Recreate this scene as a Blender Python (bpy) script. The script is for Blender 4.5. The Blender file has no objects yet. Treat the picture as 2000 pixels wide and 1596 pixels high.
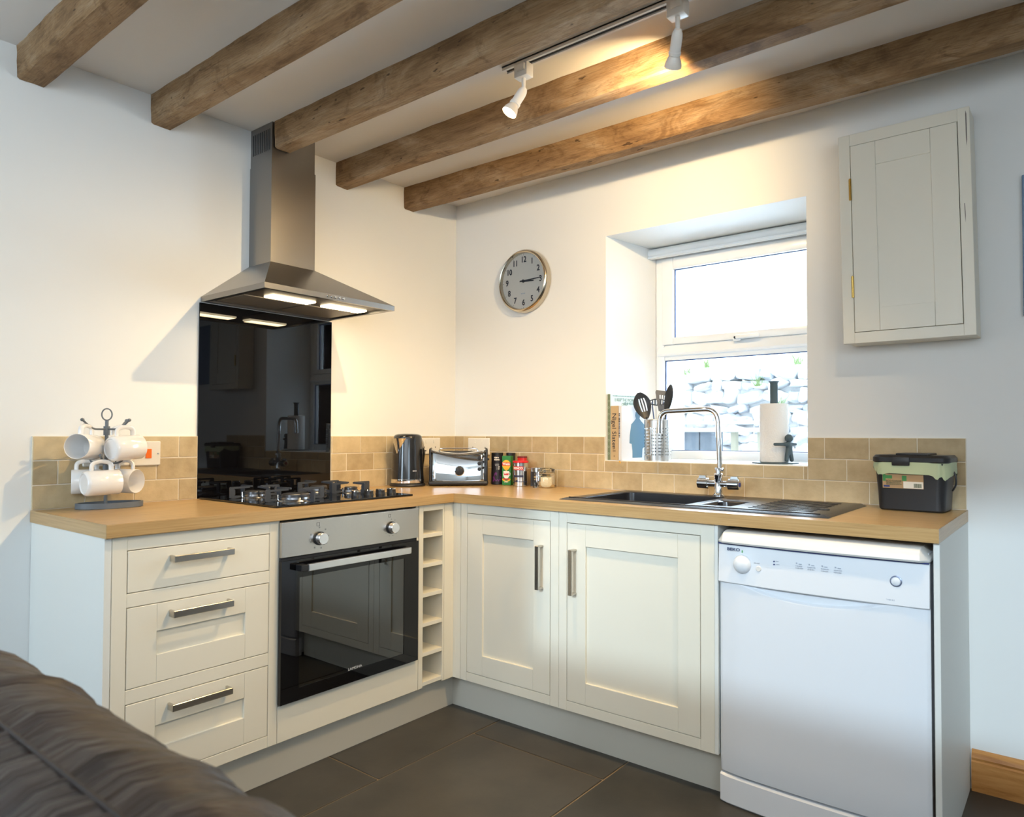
import bpy, bmesh, math, random
from mathutils import Vector, Matrix, noise
random.seed(7)
SC = bpy.context.scene
COL = SC.collection
R = math.radians

# ------------------------------------------------------------------ camera
cd = bpy.data.cameras.new('camera')
cd.sensor_fit = 'HORIZONTAL'; cd.sensor_width = 36.0
cd.lens = 1361.9/2000*36.0
cd.shift_x = -0.045; cd.shift_y = 0.010
cd.clip_start = 0.05; cd.clip_end = 200
cam = bpy.data.objects.new('camera', cd); COL.objects.link(cam)
CP = Vector((2.719, -2.6918, 1.1656))
yw, pt, rl = R(36.886), R(1.2993), R(0.1361)
fw = Vector((-math.sin(yw)*math.cos(pt), math.cos(yw)*math.cos(pt), math.sin(pt)))
rt = Vector((math.cos(yw), math.sin(yw), 0)); up = rt.cross(fw)
rt2 = rt*math.cos(rl)+up*math.sin(rl); up2 = -rt*math.sin(rl)+up*math.cos(rl)
M = Matrix((rt2, up2, -fw)).transposed().to_4x4(); M.translation = CP
cam.matrix_world = M
cd.dof.use_dof = True; cd.dof.focus_distance = 3.1; cd.dof.aperture_fstop = 5.0
SC.camera = cam

# ------------------------------------------------------------------ colour management, world, daylight
vs = SC.view_settings
SC.display_settings.display_device = 'sRGB'
vs.view_transform = 'Standard'; vs.look = 'None'; vs.exposure = 0.0; vs.gamma = 1.0; vs.use_curve_mapping = False
w = bpy.data.worlds.new('overcast_sky'); SC.world = w; w.use_nodes = True
nt = w.node_tree; bg = nt.nodes['Background']
tc = nt.nodes.new('ShaderNodeTexCoord'); sp = nt.nodes.new('ShaderNodeSeparateXYZ'); cr = nt.nodes.new('ShaderNodeValToRGB')
cr.color_ramp.elements[0].position = 0.45; cr.color_ramp.elements[0].color = (.55, .58, .6, 1)
cr.color_ramp.elements[1].position = 0.62; cr.color_ramp.elements[1].color = (.84, .92, 1, 1)
ma = nt.nodes.new('ShaderNodeMath'); ma.operation = 'MULTIPLY_ADD'; ma.inputs[1].default_value = .5; ma.inputs[2].default_value = .5
nt.links.new(tc.outputs['Generated'], sp.inputs[0]); nt.links.new(sp.outputs['Z'], ma.inputs[0]); nt.links.new(ma.outputs[0], cr.inputs[0]); nt.links.new(cr.outputs[0], bg.inputs[0])
bg.inputs[1].default_value = 4.4

def area(name, loc, aim, sx, sy, power, col, portal=False):
    l = bpy.data.lights.new(name, 'AREA'); l.shape = 'RECTANGLE'; l.size = sx; l.size_y = sy; l.energy = power; l.color = col
    if portal: l.cycles.is_portal = True
    o = bpy.data.objects.new(name, l); COL.objects.link(o); o.location = loc
    o.rotation_euler = Vector(aim).to_track_quat('-Z', 'Y').to_euler(); return o
DAY = (.66, .83, 1.0)
area('daylight_portal', (1.47, .66, 1.56), (0, -1, 0), .98, 1.1, 1, (1, 1, 1), portal=True)
area('daylight_front_window', (1.47, .60, 1.62), (-.05, -1, .05), .80, .95, 32, (.66, .83, 1.0))
area('daylight_rear_window', (2.1, -3.38, 1.9), (-.1, 1, -.05), 1.0, .8, 1.5, DAY)
area('daylight_side_window', (.92, -5.4, 1.5), (-.1, 1, -.1), .45, 1.5, 44, DAY)
area('blue_fill_right', (4.15, -2.9, 1.7), (-1, .0, .1), 1.0, .8, 20, DAY)  # added blue fill for the left wall; the right wall has no window
sn = bpy.data.lights.new('hazy_sun', 'SUN'); sn.energy = 1.65; sn.angle = R(2.8); sn.color = (.64, .84, 1.0)
so = bpy.data.objects.new('hazy_sun', sn); COL.objects.link(so)
so.rotation_euler = Vector((-.12, 1, -.40)).to_track_quat('-Z', 'Y').to_euler()
WARM = (1.0, .71, .36)
def spot(name, loc, aim, power, ang=150, r=.022, blend=.6, col=WARM):
    l = bpy.data.lights.new(name, 'SPOT'); l.energy = power; l.color = col; l.spot_size = R(ang); l.spot_blend = blend; l.shadow_soft_size = r
    o = bpy.data.objects.new(name, l); COL.objects.link(o); o.location = loc
    o.rotation_euler = Vector(aim).to_track_quat('-Z', 'Y').to_euler(); return o

# ------------------------------------------------------------------ materials
def new_mat(name):
    m = bpy.data.materials.new(name); m.use_nodes = True
    return m, m.node_tree, m.node_tree.nodes['Principled BSDF']
def setp(b, **k):
    for n, v in k.items():
        i = b.inputs.get(n.replace('_', ' '))
        if i is not None: i.default_value = v
def flat(name, col, rough=.5, metal=0., bump=0, bscale=60, var=0, spec=.5, coat=0, emit=None, est=0):
    m, t, b = new_mat(name)
    setp(b, Base_Color=(*col, 1), Roughness=rough, Metallic=metal)
    b.inputs['Specular IOR Level'].default_value = spec
    if coat: b.inputs['Coat Weight'].default_value = coat; b.inputs['Coat Roughness'].default_value = .05
    if emit: b.inputs['Emission Color'].default_value = (*emit, 1); b.inputs['Emission Strength'].default_value = est
    if bump or var:
        c = t.nodes.new('ShaderNodeTexCoord'); n = t.nodes.new('ShaderNodeTexNoise'); n.inputs['Scale'].default_value = bscale; n.inputs['Detail'].default_value = 6
        t.links.new(c.outputs['Object'], n.inputs['Vector'])
        if bump:
            bp = t.nodes.new('ShaderNodeBump'); bp.inputs['Strength'].default_value = bump; bp.inputs['Distance'].default_value = .01
            t.links.new(n.outputs['Fac'], bp.inputs['Height']); t.links.new(bp.outputs[0], b.inputs['Normal'])
        if var:
            mx = t.nodes.new('ShaderNodeMix'); mx.data_type = 'RGBA'
            mx.inputs[6].default_value = (*[x*(1-var) for x in col], 1); mx.inputs[7].default_value = (*[min(1, x*(1+var)) for x in col], 1)
            t.links.new(n.outputs['Fac'], mx.inputs[0]); t.links.new(mx.outputs[2], b.inputs['Base Color'])
    return m
def grain(name, cols, stretch, scale=6, rough=.55, bump=.1, spec=.4, ramp=(.3, .5, .7), knots=0, detail=8):
    """wood: noise stretched along one axis"""
    m, t, b = new_mat(name)
    c = t.nodes.new('ShaderNodeTexCoord'); mp = t.nodes.new('ShaderNodeMapping'); mp.inputs['Scale'].default_value = stretch
    n = t.nodes.new('ShaderNodeTexNoise'); n.inputs['Scale'].default_value = scale; n.inputs['Detail'].default_value = detail; n.inputs['Roughness'].default_value = .65; n.inputs['Distortion'].default_value = .4
    r = t.nodes.new('ShaderNodeValToRGB'); e = r.color_ramp.elements
    e[0].position = ramp[0]; e[0].color = (*cols[0], 1); e[1].position = ramp[2]; e[1].color = (*cols[2], 1)
    q = e.new(ramp[1]); q.color = (*cols[1], 1)
    t.links.new(c.outputs['Object'], mp.inputs[0]); t.links.new(mp.outputs[0], n.inputs['Vector']); t.links.new(n.outputs['Fac'], r.inputs[0])
    out = r.outputs[0]
    if knots:
        n2 = t.nodes.new('ShaderNodeTexNoise'); n2.inputs['Scale'].default_value = 5; n2.inputs['Detail'].default_value = 3
        mp2 = t.nodes.new('ShaderNodeMapping'); mp2.inputs['Scale'].default_value = (.45, 1.6, 1.6)
        t.links.new(c.outputs['Object'], mp2.inputs[0]); t.links.new(mp2.outputs[0], n2.inputs['Vector'])
        r2 = t.nodes.new('ShaderNodeValToRGB'); r2.color_ramp.elements[0].position = .40; r2.color_ramp.elements[0].color = (.42, .40, .38, 1); r2.color_ramp.elements[1].position = .58; r2.color_ramp.elements[1].color = (1.15, 1.1, 1.05, 1)
        t.links.new(n2.outputs['Fac'], r2.inputs[0])
        mx = t.nodes.new('ShaderNodeMix'); mx.data_type = 'RGBA'; mx.blend_type = 'MULTIPLY'; mx.inputs[0].default_value = knots
        t.links.new(out, mx.inputs[6]); t.links.new(r2.outputs[0], mx.inputs[7]); out = mx.outputs[2]
    t.links.new(out, b.inputs['Base Color'])
    bp = t.nodes.new('ShaderNodeBump'); bp.inputs['Strength'].default_value = bump; bp.inputs['Distance'].default_value = .01
    t.links.new(n.outputs['Fac'], bp.inputs['Height']); t.links.new(bp.outputs[0], b.inputs['Normal'])
    setp(b, Roughness=rough); b.inputs['Specular IOR Level'].default_value = spec
    return m
def island_mat(name, cols, rough, bump, nscale, spec=.4, streak=(1, 1, 1), vein=0):
    """stone surfaces whose separate pieces differ a little"""
    m, t, b = new_mat(name)
    g = t.nodes.new('ShaderNodeNewGeometry'); c = t.nodes.new('ShaderNodeTexCoord'); mp = t.nodes.new('ShaderNodeMapping'); mp.inputs['Scale'].default_value = streak
    n = t.nodes.new('ShaderNodeTexNoise'); n.inputs['Scale'].default_value = nscale; n.inputs['Detail'].default_value = 7; n.inputs['Roughness'].default_value = .6
    t.links.new(c.outputs['Object'], mp.inputs[0]); t.links.new(mp.outputs[0], n.inputs['Vector'])
    a = t.nodes.new('ShaderNodeMath'); a.operation = 'MULTIPLY_ADD'; a.inputs[1].default_value = .35
    t.links.new(g.outputs['Random Per Island'], a.inputs[0]); 
    s = t.nodes.new('ShaderNodeMath'); s.operation = 'MULTIPLY'; s.inputs[1].default_value = .75; t.links.new(n.outputs['Fac'], s.inputs[0]); t.links.new(s.outputs[0], a.inputs[2])
    r = t.nodes.new('ShaderNodeValToRGB'); e = r.color_ramp.elements; e[0].position = .3; e[0].color = (*cols[0], 1); e[1].position = .78; e[1].color = (*cols[1], 1)
    t.links.new(a.outputs[0], r.inputs[0]); t.links.new(r.outputs[0], b.inputs['Base Color'])
    bp = t.nodes.new('ShaderNodeBump'); bp.inputs['Strength'].default_value = bump; bp.inputs['Distance'].default_value = .01
    t.links.new(n.outputs['Fac'], bp.inputs['Height']); t.links.new(bp.outputs[0], b.inputs['Normal'])
    setp(b, Roughness=rough); b.inputs['Specular IOR Level'].default_value = spec
    return m
def glass(name, tint=(1, 1, 1), fac=.06, rough=0.0):
    m = bpy.data.materials.new(name); m.use_nodes = True; t = m.node_tree; t.nodes.clear()
    o = t.nodes.new('ShaderNodeOutputMaterial'); mx = t.nodes.new('ShaderNodeMixShader'); tr = t.nodes.new('ShaderNodeBsdfTransparent'); gl = t.nodes.new('ShaderNodeBsdfGlossy')
    lw = t.nodes.new('ShaderNodeFresnel'); lw.inputs[0].default_value = 1.3+fac*2.5
    tr.inputs[0].default_value = (*tint, 1); gl.inputs['Roughness'].default_value = rough
    t.links.new(lw.outputs[0], mx.inputs[0]); t.links.new(tr.outputs[0], mx.inputs[1]); t.links.new(gl.outputs[0], mx.inputs[2]); t.links.new(mx.outputs[0], o.inputs[0])
    return m
def emis(name, col, st):
    m = bpy.data.materials.new(name); m.use_nodes = True; t = m.node_tree; t.nodes.clear()
    o = t.nodes.new('ShaderNodeOutputMaterial'); e = t.nodes.new('ShaderNodeEmission'); e.inputs[0].default_value = (*col, 1); e.inputs[1].default_value = st
    t.links.new(e.outputs[0], o.inputs[0]); return m

MAT = {}
MAT['wall'] = flat('white_wall_paint', (.80, .80, .775), .75, bump=.05, bscale=9, spec=.2)
MAT['ceiling'] = flat('white_ceiling_paint', (.76, .735, .70), .8, bump=.04, bscale=9, spec=.15)
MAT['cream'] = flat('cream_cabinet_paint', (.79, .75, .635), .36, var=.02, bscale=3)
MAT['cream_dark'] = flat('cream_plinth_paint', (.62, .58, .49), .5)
MAT['panel_white'] = flat('pale_end_panel', (.76, .77, .73), .45)
MAT['rim_dark'] = flat('shadow_gap', (.05, .05, .05), .8)
MAT['oak'] = grain('oak_laminate', ((.37, .23, .095), (.475, .305, .13), (.54, .365, .175)), (1, 1, 1), 4, rough=.28, bump=.01, spec=.45)
def oak_stretch():
    m = MAT['oak']; t = m.node_tree
    mp = [n for n in t.nodes if n.type == 'MAPPING'][0]; mp.inputs['Scale'].default_value = (1.0, 16, 45)
oak_stretch()
MAT['oak_y'] = grain('oak_laminate_edge', ((.37, .23, .095), (.475, .305, .13), (.54, .365, .175)), (16, 1.0, 45), 4, rough=.3, bump=.01, spec=.45)
def old_timber():
    m, t, b = new_mat('old_beam_timber'); N = t.nodes.new; L = t.links.new
    c = N('ShaderNodeTexCoord')
    def nz(scale, st, det, dist=0):
        mp = N('ShaderNodeMapping'); mp.inputs['Scale'].default_value = st; n = N('ShaderNodeTexNoise'); n.inputs['Scale'].default_value = scale; n.inputs['Detail'].default_value = det; n.inputs['Roughness'].default_value = .7; n.inputs['Distortion'].default_value = dist
        L(c.outputs['Object'], mp.inputs[0]); L(mp.outputs[0], n.inputs['Vector']); return n.outputs['Fac']
    def ramp(f, *st):
        r = N('ShaderNodeValToRGB'); e = r.color_ramp.elements; e[0].position = st[0][0]; e[0].color = (*st[0][1], 1); e[1].position = st[-1][0]; e[1].color = (*st[-1][1], 1)
        for p, q in st[1:-1]: x = e.new(p); x.color = (*q, 1)
        L(f, r.inputs[0]); return r.outputs[0]
    def mul(a, bb, f):
        x = N('ShaderNodeMix'); x.data_type = 'RGBA'; x.blend_type = 'MULTIPLY'; x.inputs[0].default_value = f; L(a, x.inputs[6]); L(bb, x.inputs[7]); return x.outputs[2]
    base = ramp(nz(2.2, (1, 3.5, 3.5), 6, .6), (.32, (.18, .10, .045)), (.5, (.32, .195, .095)), (.68, (.46, .33, .205)))
    fine = nz(9, (1.1, 26, 26), 8, .25)
    col = mul(base, ramp(fine, (.33, (.55, .50, .45)), (.5, (.95, .95, .95)), (.7, (1.15, 1.15, 1.12))), .85)
    col = mul(col, ramp(nz(4.5, (1.3, 2.4, 2.4), 5, 1.0), (.36, (.42, .36, .30)), (.47, (1, 1, 1))), .55)
    col = mul(col, ramp(nz(26, (.5, 1.4, 1.4), 2), (.27, (.15, .12, .1)), (.31, (1, 1, 1))), .8)
    L(col, b.inputs['Base Color']); bp = N('ShaderNodeBump'); bp.inputs['Strength'].default_value = .7; bp.inputs['Distance'].default_value = .006; L(fine, bp.inputs['Height']); L(bp.outputs[0], b.inputs['Normal'])
    setp(b, Roughness=.72); b.inputs['Specular IOR Level'].default_value = .25; return m
MAT['beam'] = old_timber()
MAT['pine'] = grain('varnished_pine', ((.33, .13, .03), (.52, .24, .07), (.62, .32, .11)), (1, 8, 8), 4, rough=.35, bump=.02)
MAT['tile'] = island_mat('beige_stone_tile', ((.40, .30, .165), (.60, .475, .285)), .5, .25, 16)
MAT['grout'] = flat('pale_grout', (.74, .67, .54), .8)
MAT['slate'] = island_mat('dark_slate_tile', ((.030, .028, .024), (.072, .064, .052)), .42, .14, 5, spec=.45)
MAT['floor_grout'] = flat('tan_floor_grout', (.27, .19, .11), .8)
MAT['steel'] = flat('brushed_steel', (.30, .29, .28), .30, metal=1, bump=.03, bscale=90)
MAT['nickel'] = flat('brushed_nickel', (.56, .52, .46), .26, metal=1)
MAT['chrome'] = flat('chrome', (.82, .83, .85), .05, metal=1)
MAT['brass'] = flat('brass', (.62, .42, .12), .25, metal=1)
MAT['black_gloss'] = flat('black_gloss_glass', (.003, .003, .004), .02, spec=.5)
MAT['black_plastic'] = flat('black_plastic', (.014, .014, .016), .38)
MAT['black_matt'] = flat('matt_black', (.02, .02, .022), .65)
MAT['iron'] = flat('cast_iron', (.05, .055, .065), .38, bump=.1, bscale=120)
MAT['granite'] = flat('black_composite_sink', (.012, .012, .015), .27, bump=.02, bscale=300)
MAT['upvc'] = flat('white_upvc', (.82, .84, .85), .25)
MAT['dw'] = flat('white_enamel', (.80, .82, .85), .16, coat=.2)
MAT['dw_lid'] = flat('white_plastic_lid', (.80, .78, .74), .25)
MAT['navy'] = flat('navy_line', (.02, .035, .16), .5)
MAT['plug_white'] = flat('white_switch_plastic', (.78, .74, .66), .3)
MAT['orange'] = flat('orange_rocker', (.85, .16, .01), .35)
MAT['china'] = flat('white_china', (.80, .775, .745), .09, coat=.3)
MAT['tree_grey'] = flat('grey_painted_metal', (.12, .135, .15), .45)
MAT['leather'] = None
MAT['clock_face'] = flat('cream_clock_face', (.78, .71, .62), .5)
MAT['ink'] = flat('black_ink', (.02, .02, .03), .6)
MAT['grey_ink'] = flat('grey_ink', (.42, .46, .53), .6)
MAT['paper'] = flat('white_tissue_paper', (.80, .78, .75), .85, bump=.2, bscale=160)
MAT['holder_grey'] = flat('blue_grey_rubber', (.055, .085, .10), .55)
MAT['liner'] = flat('pale_green_bag', (.50, .58, .36), .45)
MAT['liner'].node_tree.nodes['Principled BSDF'].inputs['Alpha'].default_value = .92
MAT['glass'] = glass('clear_window_glass', (.97, .99, 1), .06)
MAT['jar_glass'] = glass('jar_glass', (.95, .96, .93), .10)
MAT['oven_glass'] = glass('smoked_oven_glass', (.40, .40, .36), .42)
MAT['oven_in'] = flat('oven_enamel', (.10, .095, .08), .35)
MAT['lamp_on'] = emis('lit_lamp', (1.0, .80, .50), 26)
MAT['hood_on'] = emis('lit_hood_lens', (1.0, .82, .52), 9)
MAT['pebble'] = flat('white_pebbledash', (.70, .71, .72), .9, bump=1.0, bscale=130, var=.12)
MAT['rock'] = island_mat('garden_stone', ((.50, .55, .62), (.88, .90, .90)), .9, 1.0, 9)
MAT['bank'] = flat('pale_grass_bank', (.60, .62, .50), .95, bump=1.0, bscale=20, var=.35)
MAT['bleached'] = flat('weathered_board', (.22, .27, .33), .8, var=.25, bscale=14)

# ------------------------------------------------------------------ mesh helpers
class MB:
    def __init__(s): s.bm = bmesh.new()
    def box(s, x0, x1, y0, y1, z0, z1, bev=0, seg=2):
        r = bmesh.ops.create_cube(s.bm, size=1)
        for v in r['verts']:
            v.co = Vector(((x0+x1)/2+v.co.x*(x1-x0), (y0+y1)/2+v.co.y*(y1-y0), (z0+z1)/2+v.co.z*(z1-z0)))
        if bev:
            es = list({e for v in r['verts'] for e in v.link_edges})
            bmesh.ops.bevel(s.bm, geom=es, offset=bev, segments=seg, affect='EDGES', profile=.5)
        return s
    def quad(s, *p):
        s.bm.faces.new([s.bm.verts.new(q) for q in p]); return s
    def prism(s, pts, z0, z1, axis='z'):
        def mk(p, h):
            return {'z': (p[0], p[1], h), 'x': (h, p[0], p[1]), 'y': (p[0], h, p[1])}[axis]
        a = [s.bm.verts.new(mk(p, z0)) for p in pts]; b = [s.bm.verts.new(mk(p, z1)) for p in pts]
        s.bm.faces.new(a[::-1]); s.bm.faces.new(b); n = len(pts)
        for i in range(n): s.bm.faces.new([a[i], a[(i+1) % n], b[(i+1) % n], b[i]])
        return s
    def lathe(s, prof, n=32, mat=None):
        """profile of (r, z) round the z axis; mat places it"""
        mat = mat or Matrix(); rings = []
        for r, z in prof:
            if r < 1e-6: rings.append([s.bm.verts.new(mat @ Vector((0, 0, z)))])
            else: rings.append([s.bm.verts.new(mat @ Vector((r*math.cos(2*math.pi*i/n), r*math.sin(2*math.pi*i/n), z))) for i in range(n)])
        for a, b in zip(rings, rings[1:]):
            for i in range(n):
                j = (i+1) % n
                if len(a) == 1 and len(b) > 1: s.bm.faces.new([a[0], b[i], b[j]])
                elif len(b) == 1 and len(a) > 1: s.bm.faces.new([a[i], a[j], b[0]])
                elif len(a) > 1: s.bm.faces.new([a[i], a[j], b[j], b[i]])
        return s
    def cyl(s, p0, p1, r0, r1=None, n=20, bev=0):
        p0, p1 = Vector(p0), Vector(p1); L = (p1-p0).length; r1 = r0 if r1 is None else r1
        m = Matrix.Translation(p0) @ (p1-p0).to_track_quat('Z', 'Y').to_matrix().to_4x4()
        pr = [(0, 0), (r0-bev, 0)] + ([(r0, bev), (r1, L-bev)] if bev else [(r0, 0)][:0]+[(r1, L)]) + ([(r1-bev, L)] if bev else []) + [(0, L)]
        return s.lathe(pr, n, m)
    def tube(s, path, r, n=10, closed=False, flatz=1.0):
        P = [Vector(p) for p in path]; m = len(P); rings = []; T0 = None; N = None
        for i in range(m):
            a = P[(i-1) % m] if (closed or i > 0) else P[i]; b = P[(i+1) % m] if (closed or i < m-1) else P[i]
            T = (b-a).normalized()
            if N is None:
                N = T.orthogonal().normalized()
            else:
                N = (N - T*N.dot(T)).normalized()
            B = T.cross(N); rr = r[i] if isinstance(r, (list, tuple)) else r
            rings.append([s.bm.verts.new(P[i]+N*rr*math.cos(2*math.pi*k/n)+B*rr*flatz*math.sin(2*math.pi*k/n)) for k in range(n)])
        for i in range(m if closed else m-1):
            a, b = rings[i], rings[(i+1) % m]
            off = 0
            if closed and i == m-1:
                off = min(range(n), key=lambda o: (a[0].co-b[o].co).length)
            for k in range(n):
                s.bm.faces.new([a[k], a[(k+1) % n], b[(k+1+off) % n], b[(k+off) % n]])
        if not closed:
            s.bm.faces.new(rings[0][::-1]); s.bm.faces.new(rings[-1])
        return s
    def xf(s, m, start=0):
        for v in list(s.bm.verts)[start:]: v.co = m @ v.co
        return s
    def build(s, name, mat, parent=None, smooth=False, mods=None, local=False, recalc=True):
        if recalc: bmesh.ops.recalc_face_normals(s.bm, faces=s.bm.faces)
        me = bpy.data.meshes.new(name); s.bm.to_mesh(me); s.bm.free()
        o = bpy.data.objects.new(name, me); COL.objects.link(o)
        for mm in (mat if isinstance(mat, (list, tuple)) else [mat]): me.materials.append(mm)
        if parent is not None:
            o.parent = parent
            if not local:
                me.transform(world_of(parent).inverted())
        if smooth:
            me.polygons.foreach_set('use_smooth', [True]*len(me.polygons))
            try: me.set_sharp_from_angle(angle=R(38))
            except Exception: pass
        return o
def world_of(o):
    m = Matrix.LocRotScale(o.location, o.rotation_euler, o.scale)
    return world_of(o.parent) @ m if o.parent else m
def tag(o, label, cat, group=None, kind=None):
    o['label'] = label; o['category'] = cat
    if group: o['group'] = group
    if kind: o['kind'] = kind
    return o
def thing(name, label, cat, loc=(0, 0, 0), rz=0, group=None, kind=None):
    o = bpy.data.objects.new(name, None); COL.objects.link(o); o.empty_display_size = .05
    o.location = loc; o.rotation_euler = (0, 0, rz); return tag(o, label, cat, group, kind)
def struct(name, mb, mat, parent=None, **k):
    o = mb.build(name, mat, parent, **k)
    if parent is None: o['kind'] = 'structure'
    return o
def copy_tree(o, parent=None):
    c = o.copy(); COL.objects.link(c); c.parent = parent
    for ch in [x for x in bpy.data.objects if x.parent == o]: copy_tree(ch, c)
    return c
def text_mb(s, size, org, right, upv, ext=.0004, cx='CENTER', cy='CENTER', sx=1.0, bold=0, mb=None, space=1.0):
    cu = bpy.data.curves.new('t', 'FONT'); cu.body = s; cu.size = size; cu.align_x = cx; cu.align_y = cy; cu.extrude = ext; cu.offset = bold; cu.resolution_u = 3; cu.space_character = space
    ob = bpy.data.objects.new('t', cu); COL.objects.link(ob)
    dg = bpy.context.evaluated_depsgraph_get(); dg.update()
    me = bpy.data.meshes.new_from_object(ob.evaluated_get(dg))
    right = Vector(right).normalized(); upv = Vector(upv).normalized(); nn = right.cross(upv)
    m = Matrix((right, upv, nn)).transposed().to_4x4() @ Matrix.Diagonal((sx, 1, 1, 1)); m = Matrix.Translation(Vector(org)) @ m
    me.transform(m); mb = mb or MB(); mb.bm.from_mesh(me)
    bpy.data.objects.remove(ob); bpy.data.curves.remove(cu); bpy.data.meshes.remove(me)
    return mb
def dashes(w, h, org, right, upv, mb=None, lines=1, pitch=None, seed=1, ext=.0004):
    """print too small to read: rows of short uneven bars"""
    mb = mb or MB(); rn = random.Random(seed); right = Vector(right).normalized(); upv = Vector(upv).normalized(); nn = right.cross(upv); org = Vector(org); pitch = pitch or h*1.8
    for k in range(lines):
        x = -w/2+rn.uniform(0, .12)*w; end = w/2-rn.uniform(0, .15)*w
        while x < end:
            l = min(h*rn.uniform(.35, .8), end-x); hh = h*rn.uniform(.6, 1); c = org+right*x+upv*(-k*pitch-hh/2)+nn*ext
            mb.quad(c, c+right*l, c+right*l+upv*hh, c+upv*hh); x += l+h*rn.uniform(.15, .4)
    return mb
XW, YW, ZW = (1, 0, 0), (0, 1, 0), (0, 0, 1)
PI = math.pi
TM = Vector((.94, -.34, 0)); RM = Vector((.34, .94, 0))   # towards the room and along the wall, seen from the mug tree

# ================================================================== the room
HC, H, HB, D, L1, W = 2.41, .9165, .8785, .60, 1.908, 2.4127
FX, ZB, PL = .583, .142, .528
RX, RY = 4.2, -5.5
m = MB(); m.box(-.3, 0, RY, .62, -.1, 2.7)
struct('wall_left', m, MAT['wall'])
# window wall: deep opening with a splayed left reveal
ox0, ox1, oz0, oz1 = .973, 1.886, 1.048, 2.082
ix0, ix1, yi, yo = 1.035, 1.905, .36, .62
m = MB()
def ring(y, a, b, o, mb):
    (x0, x1, z0, z1), (X0, X1, Z0, Z1) = a, o
    mb.quad((X0, y, Z0), (x0, y, Z0), (x0, y, Z1), (X0, y, Z1)); mb.quad((x1, y, Z0), (X1, y, Z0), (X1, y, Z1), (x1, y, Z1))
    mb.quad((x0, y, Z0), (x1, y, Z0), (x1, y, z0), (x0, y, z0)); mb.quad((x0, y, z1), (x1, y, z1), (x1, y, Z1), (x0, y, Z1))
ring(0, (ox0, ox1, oz0, oz1), None, (-.3, RX, -.1, 2.7), m)
m.quad((ox0, 0, oz0), (ox0, 0, oz1), (ix0, yi, oz1), (ix0, yi, oz0)); m.quad((ox1, 0, oz0), (ox1, 0, oz1), (ix1, yi, oz1), (ix1, yi, oz0))
m.quad((ox0, 0, oz1), (ox1, 0, oz1), (ix1, yi, oz1), (ix0, yi, oz1)); m.quad((ox0, 0, oz0), (ox1, 0, oz0), (ix1, yi, oz0), (ix0, yi, oz0))
struct('wall_back', m, MAT['wall'], recalc=False)
m = MB(); ring(yo, (1.06, 1.88, 1.05, 2.06), None, (-.3, RX, -.1, 2.7), m)
m.quad((1.06, .43, 1.05), (1.06, .43, 2.06), (1.06, yo, 2.06), (1.06, yo, 1.05)); m.quad((1.88, .43, 1.05), (1.88, .43, 2.06), (1.88, yo, 2.06), (1.88, yo, 1.05))
m.quad((1.06, .43, 2.06), (1.88, .43, 2.06), (1.88, yo, 2.06), (1.06, yo, 2.06)); m.quad((1.06, .43, 1.05), (1.88, .43, 1.05), (1.88, yo, 1.02), (1.06, yo, 1.02))
m.box(-.3, RX, .0, yo, 2.7, 2.75)
struct('wall_outside', m, MAT['pebble'], recalc=False)
m = MB(); m.box(RX, RX+.2, -3.4, .62, -.1, 2.7); struct('wall_right', m, MAT['wall'])
m = MB(); m.box(1.15, RX+.2, -3.6, -3.4, -.1, 1.47); m.box(1.15, RX+.2, -3.6, -3.4, 2.36, 2.7); m.box(1.15, 1.35, -3.6, -3.4, 1.47, 2.36); m.box(3.9, RX+.2, -3.6, -3.4, 1.47, 2.36)
struct('wall_rear', m, MAT['wall'])
m = MB(); m.box(1.15, 1.3, RY, -3.6, -.1, 2.7); m.box(-.3, 1.3, RY-.2, RY, -.1, 2.7); struct('wall_alcove', m, MAT['wall'])
m = MB(); m.box(-.3, RX+.2, -3.6, .62, HC, 2.7); m.box(-.3, 1.3, RY-.2, -3.6, HC, 2.7); struct('ceiling', m, MAT['ceiling'])
# slate floor: long tiles, half staggered
m = MB(); m.box(-.02, RX, -3.6, 0, -.06, -.004)
m.box(-.02, 1.3, RY, -3.6, -.06, -.004)
fl = struct('floor', m, MAT['floor_grout'])
m = MB(); g = .0035
for i in range(-1, 7):
    xa = .2+.606*i; xb = xa+.606; ph = -.69 if i % 2 else -1.148
    k0 = ph + .914*2
    for k in range(0, 9):
        yb = k0-.914*k; ya = yb-.914
        X0, X1, Y0, Y1 = max(xa, 0), min(xb, RX), max(ya, RY if xb < 1.3 else -3.4), min(yb, 0)
        if X1-X0 > .02 and Y1-Y0 > .02: m.box(X0+g, X1-g, Y0+g, Y1-g, -.02, 0, .0015, 1)
m.build('slate_tile', MAT['slate'], fl)
# skirting board on the window wall, right of the units
m = MB(); m.prism([(-.022, 0), (-.022, .095), (-.018, .100), (-.020, .108), (-.014, .118), (-.006, .128), (0, .130), (0, 0)], W+.004, RX, 'x')
struct('baseboard_back', m, MAT['pine'])

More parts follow.
